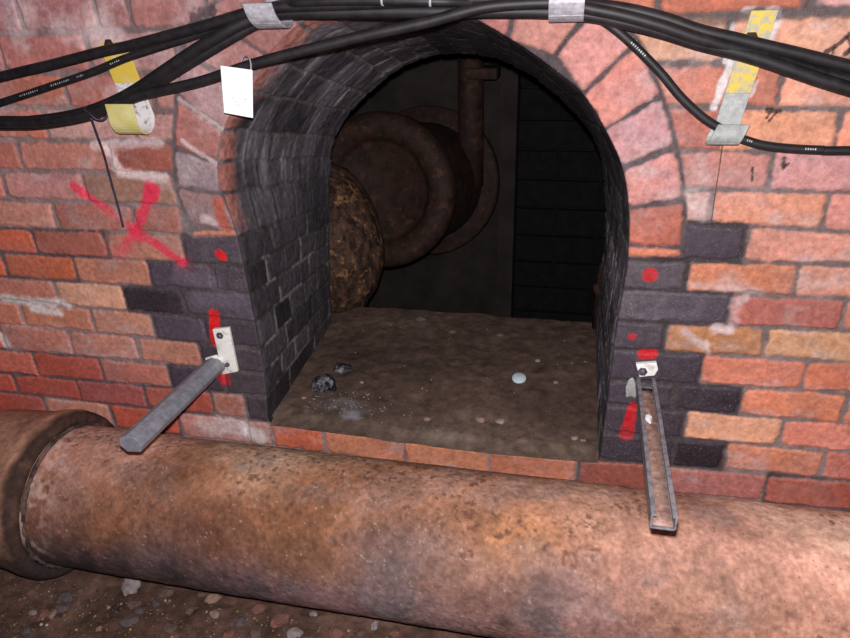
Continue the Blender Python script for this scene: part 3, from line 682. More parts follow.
# bend turning down onto the ledge, flaking pale rust
BND = [(296, 190, 1.02, 36), (314, 200, .92, 42), (327, 214, .86, 47), (332, 240, .82, 51), (334, 260, .80, 52), (332, 284, .795, 44), (327, 308, .79, 31), (324, 332, .785, 20)]
P = smooth_path(np.array([on_y(a_, b_, c_) for a_, b_, c_, d_ in BND]), 8)
rr = np.interp(np.linspace(0, 7, len(P)), np.arange(8), [d_*np.linalg.norm(on_y(a_, b_, c_)-CAM)/FPX*0.97 for a_, b_, c_, d_ in BND]); rr = rr*1.0
V, F = tube_vf(P, rr, 48)
V = np.array([p*1.0 for p in V]); bc = P.mean(0)
for i in range(len(V)):
    nn = mnoise.noise(Vector(V[i])*14)+0.5*mnoise.noise(Vector(V[i])*40); k = min(i//48, len(P)-1); dv = V[i]-P[k]; L = np.linalg.norm(dv)
    if L > 1e-6: V[i] += dv/L*0.007*nn
link('bend', py_mesh('bend', V, F), MAT_PALERUST, root)
# upright pipe and stub
p0 = on_y(471, 190, 1.50); tm_ = (1.50-bell[1])/axn[1]; zc_ = (bell+axn*tm_)[2]
mb = MB().tube(np.linspace((p0[0], 1.50, zc_), (p0[0], 1.50, cz1), 8), 0.055, 28); link('riser', mb.mesh('riser'), MAT_DARKRUST, root)
pc = on_y(486, 73, 1.47); mb = MB(); box_mb(mb, pc[0]-0.075, pc[0]+0.05, 1.43, 1.57, pc[2]-0.022, pc[2]+0.022); link('clamp_bar', bevel(mb.mesh('clamp_bar'), 0.006), MAT_DARKRUST, root)
p0 = on_y(601, 322, 0.74); root_z = FLOORZ-0.06
mb = MB().lathe([(0, 0.0), (0, 0.028), (0.13, 0.027), (0.14, 0.034), (0.165, 0.034), (0.17, 0.024), (0.24, 0.02), (0.245, 0.0)], (p0[0]-0.004, 0.70, FLOORZ-0.012), (0.0, 0.02, 1), 28)
tag(link('pipe_stub', mb.mesh('pipe_stub'), MAT_DARKRUST), 'short rusty brown pipe stub standing at the right inner end of the arch', 'pipe')

# ------------------------------------------------------------------ foreground main along the wall
PR, PYc, PZc = 0.1837, -0.2037, Z0-1.1335
SX = -1.256                      # mouth of the socket
root = empty('water_main', (SX, PYc, Z0-1.355)); tag(root, 'thick rusty iron pipe lying along the foot of the brick wall', 'pipe')
SAMP = [((60, 450), (180, 126, 110)), ((110, 445), (186, 130, 110)), ((60, 500), (150, 108, 92)), ((45, 530), (112, 74, 64)), ((60, 560), (66, 48, 48)), ((100, 520), (140, 92, 64)), ((150, 480), (158, 104, 76)), ((200, 470), (164, 110, 80)), ((265, 465), (192, 152, 124)), ((200, 530), (138, 90, 68)), ((170, 562), (90, 70, 70)),
 ((300, 520), (176, 112, 72)), ((300, 480), (178, 120, 86)), ((300, 560), (150, 102, 76)), ((290, 595), (106, 80, 82)), ((380, 500), (185, 126, 92)), ((400, 550), (148, 116, 108)), ((390, 605), (122, 94, 92)), ((480, 500), (190, 132, 102)), ((520, 530), (202, 134, 84)), ((480, 580), (166, 120, 98)), ((520, 605), (148, 110, 102)),
 ((600, 520), (206, 150, 122)), ((620, 570), (214, 152, 128)), ((600, 620), (164, 120, 110)), ((700, 540), (216, 156, 132)), ((720, 590), (226, 166, 140)), ((800, 560), (238, 172, 146)), ((820, 610), (240, 170, 140)), ((700, 632), (190, 134, 108)), ((840, 530), (218, 166, 142))]
def on_pipe(px, py):
    d = ray(px, py); oy, oz = CAM[1]-PYc, CAM[2]-PZc
    a = d[1]**2+d[2]**2; b = 2*(oy*d[1]+oz*d[2]); c = oy*oy+oz*oz-PR**2; D = b*b-4*a*c
    t = (-b-math.sqrt(max(D, 0)))/(2*a); return CAM+d*t
sx, sa, sc_ = [], [], []
for (px, py), rgb in SAMP:
    p = on_pipe(px, py); nn = np.array([0, p[1]-PYc, p[2]-PZc])/PR; nn /= np.linalg.norm(nn)
    sx.append(p[0]); sa.append(math.atan2(nn[2], nn[1])); sc_.append(np.clip(lin(rgb)/max(flash_at(p, nn), 0.35), 0.01, 0.8))
sx, sa, sc_ = np.array(sx), np.array(sa), np.array(sc_)
NUx, NA = 1000, 420
px_ = np.linspace(SX-0.05, 1.6, NUx); an = np.linspace(0, 2*np.pi, NA, endpoint=False)
PXg, ANg = np.meshgrid(px_, an, indexing='ij'); AW = (ANg+np.pi*0.5) % (2*np.pi)-np.pi*0.5   # -90..270 deg
base = np.zeros(PXg.shape+(3,)); wsum = np.zeros(PXg.shape)
for x_, a_, c_ in zip(sx, np.where(sa < -np.pi*0.5, sa+2*np.pi, sa), sc_):
    wgt = np.exp(-((PXg-x_)/0.11)**2-((AW-a_)*PR/0.06)**2)+1e-6/(1+((PXg-x_)/0.3)**2*40); base += wgt[..., None]*c_; wsum += wgt
base /= wsum[..., None]
SG = PXg; TG = AW*PR
n1 = fbm(SG*9, TG*11, 91, 5)[..., None]; n2 = fbm(SG*34, TG*34, 93, 4)[..., None]; n3 = fbm(SG*95, TG*95, 95, 3)
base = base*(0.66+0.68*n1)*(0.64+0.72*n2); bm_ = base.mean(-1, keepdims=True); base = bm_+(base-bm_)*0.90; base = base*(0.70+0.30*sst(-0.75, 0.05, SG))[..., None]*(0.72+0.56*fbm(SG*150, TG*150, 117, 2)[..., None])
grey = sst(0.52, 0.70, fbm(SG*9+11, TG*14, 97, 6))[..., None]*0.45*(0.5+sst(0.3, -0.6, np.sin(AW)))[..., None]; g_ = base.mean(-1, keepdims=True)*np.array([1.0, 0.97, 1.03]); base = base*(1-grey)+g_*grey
orn = sst(0.60, 0.74, fbm(SG*8+5, TG*6, 99, 5))[..., None]*0.5*sst(0.3, -0.4, SG)[..., None]; base = base*(1-orn)+base*np.array([1.08, 0.90, 0.68])*orn
spt = sst(0.62, 0.74, fbm(SG*85, TG*85, 101, 3))[..., None]*sst(0.45, 0.6, fbm(SG*6, TG*8, 103, 3))[..., None]*0.75; base = base*(1-spt)+np.array([0.13, 0.06, 0.04])*spt
fl = sst(0.83, 0.86, fbm(SG*150, TG*150, 105, 2))[..., None]*0.35; base = base*(1-fl)+np.array([0.62, 0.52, 0.46])*fl
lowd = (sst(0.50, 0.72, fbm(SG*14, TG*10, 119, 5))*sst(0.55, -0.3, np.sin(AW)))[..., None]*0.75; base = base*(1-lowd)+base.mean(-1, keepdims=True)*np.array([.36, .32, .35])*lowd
base = base*(1-0.13*sst(0.05, 0.45, SG))[..., None]
cr_ = ((1-sst(0.02, 0.10, SG-SX+0.06*(fbm(SG*25, TG*25, 135, 4)-0.5)))*sst(-0.5, 0.0, np.sin(AW))*sst(0.40, 0.62, fbm(SG*45, TG*45, 137, 4)))[..., None]*0.6; base = base*(1-cr_)+np.array([0.62, 0.43, 0.38])*cr_
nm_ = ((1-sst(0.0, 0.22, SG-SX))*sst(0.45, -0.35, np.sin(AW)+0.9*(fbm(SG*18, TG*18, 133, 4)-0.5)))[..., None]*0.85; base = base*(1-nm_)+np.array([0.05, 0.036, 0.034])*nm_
hP = 0.004*(fbm(SG*5, TG*6, 107, 4)-0.5)+0.0025*(n2[..., 0]-0.5)+0.0016*(n3-0.5)-0.0012*spt[..., 0]
Rg = PR+hP
V = np.stack([PXg, PYc+Rg*np.cos(ANg), PZc+Rg*np.sin(ANg)], -1).reshape(-1, 3)
idx = np.arange(NUx*NA).reshape(NUx, NA); F = np.stack([idx[:-1], np.roll(idx, -1, 1)[:-1], np.roll(idx, -1, 1)[1:], idx[1:]], -1).reshape(-1, 4)
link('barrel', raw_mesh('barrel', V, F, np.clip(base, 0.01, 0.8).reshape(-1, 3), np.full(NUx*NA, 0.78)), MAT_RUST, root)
# socket: rounded lip, body running left
prof = [(0.07, 0.176), (0.045, 0.181), (0.020, 0.186), (0.008, 0.189), (0.002, 0.193), (0.000, 0.200), (0.002, 0.209), (0.009, 0.217), (0.026, 0.2225), (0.05, 0.2225), (0.075, 0.219), (0.10, 0.214), (0.14, 0.211), (0.20, 0.209), (0.26, 0.205), (0.31, 0.196), (0.36, 0.187), (0.5, 0.184), (1.2, 0.184)]
pr = smooth_path(np.array(prof), 6); NS = 140; th = np.linspace(0, 2*np.pi, NS, endpoint=False)
TT, AA = np.meshgrid(pr[:, 0], th, indexing='ij'); RR = np.repeat(pr[:, 1:2], NS, 1)
q1 = fbm(TT*20+AA*2.2, np.sin(AA)*5+TT*10, 111, 4); q2 = fbm(TT*70, AA*13, 113, 3)
RR = RR+0.004*(q1-0.5)+0.003*(q2-0.5)
V = np.stack([SX-TT, PYc+RR*np.cos(AA), PZc+RR*np.sin(AA)], -1).reshape(-1, 3)
sc = np.array([0.42, 0.215, 0.145])*(0.50+0.95*q1[..., None])*(0.7+0.6*q2[..., None])
mouth = np.clip((1-sst(0.014, 0.048, TT+0.03*(q1-0.5)))*(0.9+0.5*fbm(AA*9, TT*60, 115)), 0, 1.14)  # shade in the socket's mouth, painted dark brown into the colour
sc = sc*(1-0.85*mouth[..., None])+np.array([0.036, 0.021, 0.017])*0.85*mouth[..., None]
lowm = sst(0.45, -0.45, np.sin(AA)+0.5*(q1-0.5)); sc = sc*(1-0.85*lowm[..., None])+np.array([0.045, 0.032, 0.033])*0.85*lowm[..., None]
idx = np.arange(len(pr)*NS).reshape(len(pr), NS); F = np.stack([idx[:-1], idx[1:], np.roll(idx, -1, 1)[1:], np.roll(idx, -1, 1)[:-1]], -1).reshape(-1, 4)
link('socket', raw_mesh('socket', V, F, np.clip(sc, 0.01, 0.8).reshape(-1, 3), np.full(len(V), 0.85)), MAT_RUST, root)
# lead-and-grit fillet where the barrel enters the socket
V, F = [], []
P = np.array([(SX+0.002, PYc+(PR+0.002)*math.cos(a), PZc+(PR+0.004)*math.sin(a)) for a in np.linspace(0, 2*np.pi, 120)])
mbj = MB(); V, F = tube_vf(P, 0.0058, 10, cap=False)
for i in range(len(V)): V[i] = V[i]+0.006*mnoise.noise(Vector(V[i])*60)*np.array([1, 1, 1])
mbj.add(V, F); link('joint_fillet', mbj.mesh('joint_fillet'), flat_mat('crumbling_joint', (0.03, 0.02, 0.016), (0.20, 0.125, 0.10), 16, 0.9, 0, 0.6, 0.003, stops=(0.45, 0.7)), root)

# ------------------------------------------------------------------ gravel floor
xa = np.linspace(-2.6, 1.6, 420); ya = np.linspace(-1.6, 0.02, 240); GX, GY = np.meshgrid(xa, ya, indexing='ij')
gz = 0.014*(fbm(GX*6, GY*6, 121)-0.5)+0.016*(fbm(GX*22, GY*22, 123)-0.5)+0.010*(fbm(GX*60, GY*60, 125, 3)-0.5)
near = np.exp(-((GX-SX+0.1)/0.22)**2-((GY-PYc)/0.12)**2); gz = gz*(1-0.7*near)-0.008
gz = gz-0.012*np.exp(-((GY-PYc)/0.14)**2)*(GX > SX+0.05)
gc = np.array([0.112, 0.062, 0.046])*(0.45+1.1*fbm(GX*9, GY*9, 127)[..., None])*(0.55+0.9*fbm(GX*45, GY*45, 129)[..., None])
rd = sst(0.5, 0.7, fbm(GX*5+3, GY*5, 131))[..., None]*0.4*sst(-1.15, -0.8, GX)[..., None]; gc = gc*(1-rd)+np.array([0.17, 0.075, 0.06])*rd
me = raw_mesh('floor', np.stack([GX, GY, gz], -1).reshape(-1, 3), grid_faces(420, 240), np.clip(gc, 0.004, .8).reshape(-1, 3), np.full(420*240, 0.9))
tag(link('floor', me, MAT_DIRT), kind='structure')
def ground_z(x, y):
    i = int(np.clip(np.searchsorted(xa, x), 0, len(xa)-1)); j = int(np.clip(np.searchsorted(ya, y), 0, len(ya)-1)); return float(gz[i, j])

# named stones
STONES = [  # px, py, half width px, height factor, kind, label
 (130, 581, 14, .5, 'pale', 'largest pale grey stone in front of the pipe near its socket'),
 (166, 590, 8, .5, 'brown', 'brown stone just right of the largest pale stone'),
 (156, 601, 6, .5, 'grey', 'small grey stone below the brown stone, short of the pipe'),
 (213, 594, 9, .45, 'tan', 'tan angular stone touching the shadow under the pipe'),
 (200, 590, 6, .5, 'brown', 'brown stone left of the tan angular one beside the pipe'),
 (66, 596, 8, .5, 'grey', 'upper of two grey stones in front of the pipe socket'),
 (62, 606, 8, .5, 'grey', 'lower of two grey stones in front of the pipe socket'),
 (52, 613, 6, .4, 'tan', 'slim tan stone left of the two grey stones'),
 (130, 619, 10, .4, 'grey', 'flat grey stone below the largest pale stone'),
 (133, 603, 8, .5, 'brown', 'round brown stone between the pale stone and the flat grey stone'),
 (140, 610, 5, .5, 'grey', 'small bluish grey stone touching the flat grey one'),
 (32, 610, 4, .5, 'pale', 'small pale stone on the dark gravel at far left'),
 (27, 631, 6, .5, 'grey', 'grey pebble at the bottom left corner'),
 (42, 612, 7, .45, 'red', 'reddish brown stone left of the slim tan stone'),
 (214, 612, 6, .5, 'tan', 'small tan pebble below the tan angular stone'),
 (98, 626, 4, .5, 'tan', 'tan pebble at the bottom edge left of centre gravel'),
 (80, 590, 5, .5, 'brown', 'brown chip close to the bottom of the pipe socket'),
 (188, 606, 7, .5, 'brown', 'dull brown stone between the pipe and the tan pebbles'),
 (295, 632, 10, .4, 'pale', 'whitish flake at the bottom edge under the pipe'),
 (313, 609, 5, .5, 'pale', 'pale chip close under the middle of the pipe'),
 (280, 618, 11, .5, 'red', 'large red brick fragment left of the pale chip under the pipe'),
 (258, 606, 8, .5, 'red', 'red brick fragment nearest the pipe'),
 (335, 630, 9, .5, 'red', 'red brick fragment right of the whitish flake'),
 (374, 622, 6, .5, 'pale', 'pale long chip furthest right beside the pipe'),
 (360, 632, 7, .5, 'brown', 'brown fragment at the bottom edge below the pale long chip'),
 (395, 630, 7, .5, 'red', 'dark red fragment at the right end of the visible gravel'),
 (240, 620, 8, .5, 'grey', 'dark grey stone left of the large red fragment'),
 (255, 632, 9, .5, 'brown', 'brown stone at the bottom edge below the large red fragment'),
 (228, 632, 7, .5, 'red', 'reddish stone at the bottom edge near the tan pebbles'),
 (170, 627, 8, .4, 'brown', 'broad brown stone at the bottom edge right of the flat grey stone')]
for k, (px, py, hw, hf, kind, lab) in enumerate(STONES):
    p = on_z(px, py, 0.0); dist = np.linalg.norm(p-CAM); r = 0.85*hw*dist/FPX
    gzv = ground_z(p[0], p[1]); hz = r*hf
    o = link('stone', rock('stone', (p[0], p[1], gzv+hz*0.5), (r, r*0.75, hz), 100+k, 3, 0.35, random.uniform(0, 3)), MAT_STONE[kind], smooth=False)
    tag(o, lab, 'stone', 'stones on the gravel floor')
# loose gravel: uncountable
def ico(sub):
    bm = bmesh.new(); bmesh.ops.create_icosphere(bm, subdivisions=sub, radius=1.0)
    v = np.array([w_.co[:] for w_ in bm.verts]); bm.verts.index_update(); fc = np.array([[q.index for q in f_.verts] for f_ in bm.faces]); bm.free(); return v, fc
iv, ifc = ico(1); VV, FF, CC = [], [], []
gp = [np.array(c) for c in ((0.10, 0.065, 0.05), (0.15, 0.09, 0.06), (0.12, 0.055, 0.042), (0.13, 0.095, 0.09), (0.30, 0.18, 0.09), (0.36, 0.27, 0.20), (0.08, 0.06, 0.055))]
gw = np.array([.30, .2, .17, .12, .08, .05, .08])
for k in range(9000):
    x, y = rng.uniform(-1.75, 0.1), rng.uniform(-0.75, -0.30)
    if k % 9 == 0: x, y = rng.uniform(-2.4, 1.2), rng.uniform(-1.3, -0.3)
    r = 0.0012+0.0042*rng.random()**3
    q = iv*(r*rng.uniform(0.7, 1.3, 3))*(1+0.25*(rng.random((len(iv), 1))-0.5)); a = rng.uniform(0, 6.28)
    q = np.c_[q[:, 0]*math.cos(a)-q[:, 1]*math.sin(a), q[:, 0]*math.sin(a)+q[:, 1]*math.cos(a), q[:, 2]]
    VV.append(q+np.array([x, y, ground_z(x, y)+r*0.25])); FF.append(ifc+k*len(iv)); c = gp[rng.choice(7, p=gw)]*rng.uniform(0.6, 1.4); CC.append(np.repeat(c[None], len(iv), 0))
me = raw_mesh('gravel', np.vstack(VV), np.vstack(FF), np.vstack(CC), np.full(len(VV)*len(iv), 0.85))
tag(link('gravel', me, MAT_DIRT, smooth=False), 'loose dark brown gravel and grit on the floor in front of the pipe', 'gravel', kind='stuff')

# small things on the tunnel floor
def fl_z(x, y):
    i = int(np.clip(np.searchsorted(np.linspace(-0.98, 0.32, 260), x), 0, 259)); j = int(np.clip(np.searchsorted(np.linspace(-0.004, 0.80, 179), y)+1, 0, 179)); return float(fz[i, j])
p = on_z(519, 379, FLOORZ); z_ = fl_z(p[0], p[1])
mb = MB().lathe([(0, 0.0), (0, 0.0185), (0.003, 0.0205), (0.006, 0.0205), (0.0075, 0.0195), (0.0078, 0.0)], (p[0], p[1], z_+0.001), (0.02, -0.30, 1), 40)
tag(link('round_disc', mb.mesh('round_disc'), MAT_CHALK), 'small pale blue round disc lying on the dirt under the arch', 'disc')
p = on_z(325, 389, FLOORZ); z_ = fl_z(p[0], p[1])
tag(link('clinker_lump', rock('clinker_lump', (p[0], p[1], z_+0.02), (0.042, 0.036, 0.028), 7, 4, 0.6), MAT_COAL), 'black lump of clinker with a grey top by the left jamb of the arch', 'lump')
p = on_z(344, 371, FLOORZ); z_ = fl_z(p[0], p[1])
tag(link('clinker_lump', rock('clinker_lump', (p[0], p[1], z_+0.006), (0.034, 0.022, 0.013), 17, 3, 0.5), MAT_COAL), 'low black lump of clinker just behind the grey topped lump', 'lump')
PEB = [(480, 417, 5, 'tan', 'tan pebble on the dirt between the disc and the sill'), (500, 418, 5, 'pale', 'whitish crumb on the dirt near the front sill'), (538, 362, 3, 'pale', 'tiny white crumb to the right above the pale disc'), (556, 383, 3, 'tan', 'tiny tan crumb right of the pale disc'), (575, 435, 4, 'pale', 'pale crumb close to the right jamb foot'), (583, 437, 3, 'tan', 'tan crumb touching the right jamb foot'), (421, 320, 6, 'grey', 'grey stone far back on the dirt floor under the arch'), (500, 337, 4, 'brown', 'brown stone at the back of the dirt floor'), (452, 333, 4, 'brown', 'brown stone back left of centre on the dirt floor'), (362, 383, 2.5, 'pale', 'white speck of stone right of the black lump'), (304, 398, 3, 'tan', 'tan crumb left in front of the black lump'), (335, 406, 2.5, 'tan', 'tan crumb in front of the black lump'), (427, 416, 4, 'tan', 'tan pebble beside the sill left of centre')]
for k, (px, py, hw, kind, lab) in enumerate(PEB):
    p = on_z(px, py, FLOORZ); r = hw*np.linalg.norm(p-CAM)/FPX; z_ = fl_z(p[0], p[1])
    tag(link('pebble', rock('pebble', (p[0], p[1], z_+r*0.25), (r, r*0.8, r*0.55), 300+k, 2, 0.35), MAT_STONE[kind], smooth=False), lab, 'pebble', 'pebbles on the dirt floor of the arch')

VV, FF, n_ = [], [], 0
for k in range(420):
    if k < 300: px, py = rng.normal(345, 34), rng.normal(403, 7)
    else: px, py = rng.uniform(300, 590), rng.uniform(325, 440)
    p = on_z(px, py, FLOORZ)
    if not (OPEN[0, 0]+0.02 < p[0] < OPEN[-1, 0]-0.02 and 0.03 < p[1] < 0.7): continue
    r = 0.0007+0.0022*rng.random()**4; VV.append(iv*(r*rng.uniform(.7, 1.3, 3))+np.array([p[0], p[1], fl_z(p[0], p[1])+r*0.4])); FF.append(ifc+n_*len(iv)); n_ += 1
tag(link('grit', raw_mesh('grit', np.vstack(VV), np.vstack(FF)), MAT_STONE['pale'], smooth=False), 'sprinkle of tiny white grit on the dirt floor under the arch', 'grit', kind='stuff')

# ------------------------------------------------------------------ cantilever brackets under no load, sticking straight out of the wall
def bolt(parent, x, y, z, r=0.007, mat=None):
    mb = MB().lathe([(0, r*1.7), (0.0015, r*1.7), (0.0015, r*1.1), (0.006, r*1.1), (0.0075, r*0.8), (0.0078, 0.0)], (x, y, z), (0, -1, 0), 6)
    link('bolt', mb.mesh('bolt'), mat or MAT_BOLT, parent, smooth=False)
def plate_mesh(name, cs, y0, y1, bw=0.0012):
    n = len(cs); mb = MB(); V = [(x, y0, z) for x, z in cs]+[(x, y1, z) for x, z in cs]
    F = [tuple(range(n)), tuple(range(n, 2*n))[::-1]]+[(i, i+n, (i+1) % n+n, (i+1) % n) for i in range(n)]
    return bevel(mb.add(V, F).mesh(name), bw, 2)
# left: inverted trough arm on a tall white plate
cs = [wxz(*p) for p in ((215, 327), (231, 325.5), (240, 369), (225, 372))]
pl = np.mean(cs, 0)
root = empty('support_bracket', (pl[0], -0.006, pl[1])); tag(root, 'grey steel bracket arm with a white wall plate left of the arch', 'bracket', 'steel arms sticking out of the wall beside the arch')
plate = link('wall_plate', plate_mesh('wall_plate', cs, -0.014, -0.004), MAT_PLATE, root)
b = wxz(222.5, 333); bolt(plate, b[0], -0.014, b[1], 0.006); b = wxz(230, 362); bolt(plate, b[0], -0.014, b[1], 0.0042)
ctr = wxz(219, 360); Ln = 0.402
end = on_y(130, 443.5, -Ln); 
sec = [(-0.027, -0.008), (-0.023, 0.011), (-0.005, 0.019), (0.016, 0.014), (0.026, -0.005), (0.020, -0.020), (-0.012, -0.023)]
def armfn(c0_, c1_, L, y0=-0.012):
    def fn(t, a, b): return (c0_[0]+(c1_[0]-c0_[0])*t+a, y0+(-L-y0)*t, c0_[1]+(c1_[1]-c0_[1])*t+b)
    return fn
e_ = np.array([end[0], end[2]])
me = bevel(MB().extrude(sec, armfn(ctr, e_, Ln), np.linspace(0, 1, 10)).mesh('arm'), 0.0015, 2, 20); link('arm', me, MAT_GALV, root, smooth=False)
c0_ = ctr; mb = MB(); V, F = tube_vf(np.array([(c0_[0]-0.026, -0.016, c0_[1]-0.02), (c0_[0]-0.022, -0.017, c0_[1]+0.012), (c0_[0]+0.005, -0.017, c0_[1]+0.02), (c0_[0]+0.024, -0.016, c0_[1]+0.006)]), 0.006, 10); mb.add(V, F)
link('weld', mb.mesh('weld'), MAT_PLATE, root)
# right: channel open upwards
cs = [wxz(*p) for p in ((635.5, 361), (656, 359.5), (657.5, 366), (654, 372), (639, 373.5))]
pl = np.mean(cs, 0); Ln = 0.50
root = empty('support_bracket', (pl[0], -0.006, pl[1])); tag(root, 'open steel channel bracket arm with a rusty trough right of the arch', 'bracket', 'steel arms sticking out of the wall beside the arch')
plate = link('wall_plate', plate_mesh('wall_plate', cs, -0.016, -0.004), MAT_PLATE, root)
b = wxz(642, 368); bolt(plate, b[0], -0.016, b[1], 0.0065)
ctr = wxz(645, 377.5); e3 = on_y(664, 521, -Ln); e_ = np.array([e3[0], e3[2]])
sec = [(-0.0205, 0.010), (-0.0205, -0.0155), (-0.017, -0.019), (0.017, -0.019), (0.0205, -0.0155), (0.0205, 0.010), (0.0125, 0.010), (0.0125, 0.0075), (0.017, 0.0075), (0.017, -0.0145), (0.0155, -0.0155), (-0.0155, -0.0155), (-0.017, -0.0145), (-0.017, 0.0075), (-0.0125, 0.0075), (-0.0125, 0.010)]
me = bevel(MB().extrude(sec, armfn(ctr, e_, Ln), np.linspace(0, 1, 10)).mesh('arm'), 0.001, 2, 20); link('arm', me, MAT_GALV_DIRTY, root, smooth=False)
mb = MB().extrude([(-0.0155, -0.0150), (0.0155, -0.0150), (0.0155, -0.0135), (-0.0155, -0.0135)], armfn(ctr, e_, Ln-0.004), np.linspace(0.03, 1, 24)); link('trough_rust', mb.mesh('trough_rust'), MAT_RUSTYZINC, root)['label'] = 'rusty pink floor of the channel'
tt = 0.31; c_ = ctr+(e_-ctr)*tt; link('trough_debris', rock('trough_debris', (c_[0]-0.001, -0.012-(Ln-0.012)*tt, c_[1]-0.010), (0.008, 0.017, 0.005), 5, 3, .4), MAT_PLASTER, root)['label'] = 'white crumb of mortar in the channel'
m_ = wxz(631, 388); link('mortar_dab', rock('mortar_dab', (m_[0], -0.006, m_[1]), (0.014, 0.006, 0.030), 9, 3, .5), MAT_STRAPZ, root)

# ------------------------------------------------------------------ J-shaped strap hooks that carry the cables
def hook(label, top, lipc, wpx, zs_, reach, mats, thick=0.004, rot=0.0, split=0.5, sw=1.0):
    """top: pixel of the strap on the wall; lipc: pixel at the middle of the lip; zs_: pixel rows of the lip's upper edge and of the bottom"""
    yb = -0.011; yl = yb-reach; R = reach/2
    L = on_y(lipc[0], lipc[1], yl); zt = on_y(lipc[0], zs_[0], yl)[2]; zb = on_y(lipc[0], zs_[1], yl)[2]; a = wxz(*top)
    hw = 0.5*abs(on_y(lipc[0]+wpx/2, lipc[1], yl)[0]-on_y(lipc[0]-wpx/2, lipc[1], yl)[0]); rv = min(R, 0.8*(zt-zb)); zc = zb+rv
    path = [(a[0], yb, a[1])]+[(a[0]+(L[0]-a[0])*t, yb, a[1]+(zc-a[1])*t) for t in np.linspace(0.1, 1, 9)]
    for t in np.linspace(0, np.pi, 17)[1:]: path.append((L[0], yb-R+R*math.cos(t), zc-rv*math.sin(t)))
    path += [(L[0], yl, zc+(zt-zc)*.5), (L[0], yl-0.001, zt)]
    P = np.array(path); T = np.gradient(P, axis=0); T /= np.linalg.norm(T, axis=1)[:, None]
    N = np.cross(T, [1.0, 0, 0]); N /= np.linalg.norm(N, axis=1)[:, None]
    rot_i = np.where(np.arange(len(P)) >= 10, rot, math.atan2(a[0]-L[0], a[1]-zc)*0.9)
    root = empty('cable_hook', (L[0], -0.004, zc)); tag(root, label, 'cable hook', 'strap hooks holding the cables')
    zm = 0.5*(zt+zb)
    def strip(i0, i1, nm, mat):
        V = []; n = i1-i0
        for i in range(i0, i1):
            sh = math.tan(rot_i[i])*(P[i][2]-zm) if i >= 10 else 0.0
            for sx_ in (hw, -hw):
                for off in (0.0, thick): V.append(P[i]+np.array([sx_*(1 if i >= 9 else sw)+sh, 0, 0])+N[i]*(off-thick/2))
        F = []
        for i in range(n-1):
            k = i*4; q = k+4
            F += [(k, q, q+1, k+1), (k+2, k+3, q+3, q+2), (k, k+2, q+2, q), (k+1, q+1, q+3, k+3)]
        F += [(0, 1, 3, 2), ((n-1)*4, (n-1)*4+2, (n-1)*4+3, (n-1)*4+1)]
        return link(nm, bevel(MB().add(V, F).mesh(nm), 0.0006, 1, 60), mat, root, smooth=False)
    ks = 1+int(split*8)
    strip(0, ks+1, 'back_strap', mats[0]); strip(ks, 17, 'lower_strap', mats[1]); strip(16, 22, 'cradle', mats[2]); strip(21, len(P), 'lip', mats[3])
    return root
hL = hook('yellow painted strap hook cradling the cable bundle at far left', (115, 42), (122.5, 119), 27, (104, 136), 0.066, (MAT_YELLOWFULL, MAT_SCUFF, MAT_YELLOWPALE, MAT_YELLOWPALE), rot=0.0, split=0.62)
h1 = hook('pale grey strap hook above the white tag at the left of the arch', (292, -60), (261, 16), 29, (3, 29), 0.088, (MAT_STRAP, MAT_STRAP, MAT_STRAP, MAT_STRAP), rot=-0.22)
h2 = hook('pale grey strap hook above the crown of the arch, right of centre', (568, -60), (566.5, 5), 36, (-14, 22), 0.075, (MAT_STRAP, MAT_STRAP, MAT_STRAP, MAT_STRAP))
h3 = hook('grey strap hook under a worn yellow strap at upper right', (763.5, 10), (728.5, 135), 32, (124.5, 146), 0.036, (MAT_YELLOW, MAT_STRAPZ, MAT_STRAPZ, MAT_STRAPZ), rot=0.32, split=0.72, sw=0.80)
b = wxz(749, 39); bolt(h3, b[0], -0.013, b[1], 0.008, MAT_DARKRUST)
b = wxz(113, 44); bolt(hL, b[0], -0.013, b[1], 0.007, MAT_DARKRUST)

# ------------------------------------------------------------------ cables
def cable(label, pts, r, name='black_cable', seg=18):
    W = [on_y(px, py, y) for px, py, y in pts]
    d0 = (W[0]-W[1]); d0[1] = 0; W[0] = W[0]+d0/np.linalg.norm(d0)*0.35; d1 = W[-1]-W[-2]; d1[1] = 0; W[-1] = W[-1]+d1/np.linalg.norm(d1)*0.30
    P = smooth_path(np.array(W), 10); V, F = tube_vf(P, r, seg)
    o = link(name, py_mesh(name, V, F), MAT_CABLE); tag(o, label, 'cable', 'black cables along the wall'); return o, P
c1, _ = cable('topmost thick black cable slanting up from the left edge', [(-50, 90, -.05), (0, 77, -.05), (50, 65, -.05), (100, 52, -.048), (130, 45.5, -.046), (170, 35, -.046), (210, 24, -.05), (240, 15, -.055), (262, 9, -.058), (300, 6, -.058), (360, 4, -.056), (420, 1, -.055), (480, -1, -.05), (550, -1, -.045), (588, 4, -.043), (625, 9, -.043), (663, 18, -.043), (700, 30.5, -.043), (735, 38.5, -.042), (770, 47, -.042), (806, 55.5, -.042), (850, 66.5, -.042), (880, 74, -.042)], 0.0106)
c2, _ = cable('thick black cable of the lower left bundle, lowest cable at upper right', [(-50, 120, -.045), (0, 121, -.045), (40, 120, -.045), (80, 113.5, -.045), (110, 103, -.044), (135, 90, -.043), (165, 70, -.05), (195, 50, -.055), (225, 32, -.056), (250, 20, -.05), (275, 13, -.045), (320, 12.5, -.044), (380, 11.5, -.044), (430, 11.5, -.044), (480, 11.5, -.044), (548, 12, -.045), (591, 15.5, -.048), (625, 22.5, -.048), (663, 32, -.046), (700, 43.5, -.046), (735, 52, -.046), (770, 62.5, -.046), (806, 75, -.046), (850, 89, -.046), (880, 98, -.046)], 0.0118)
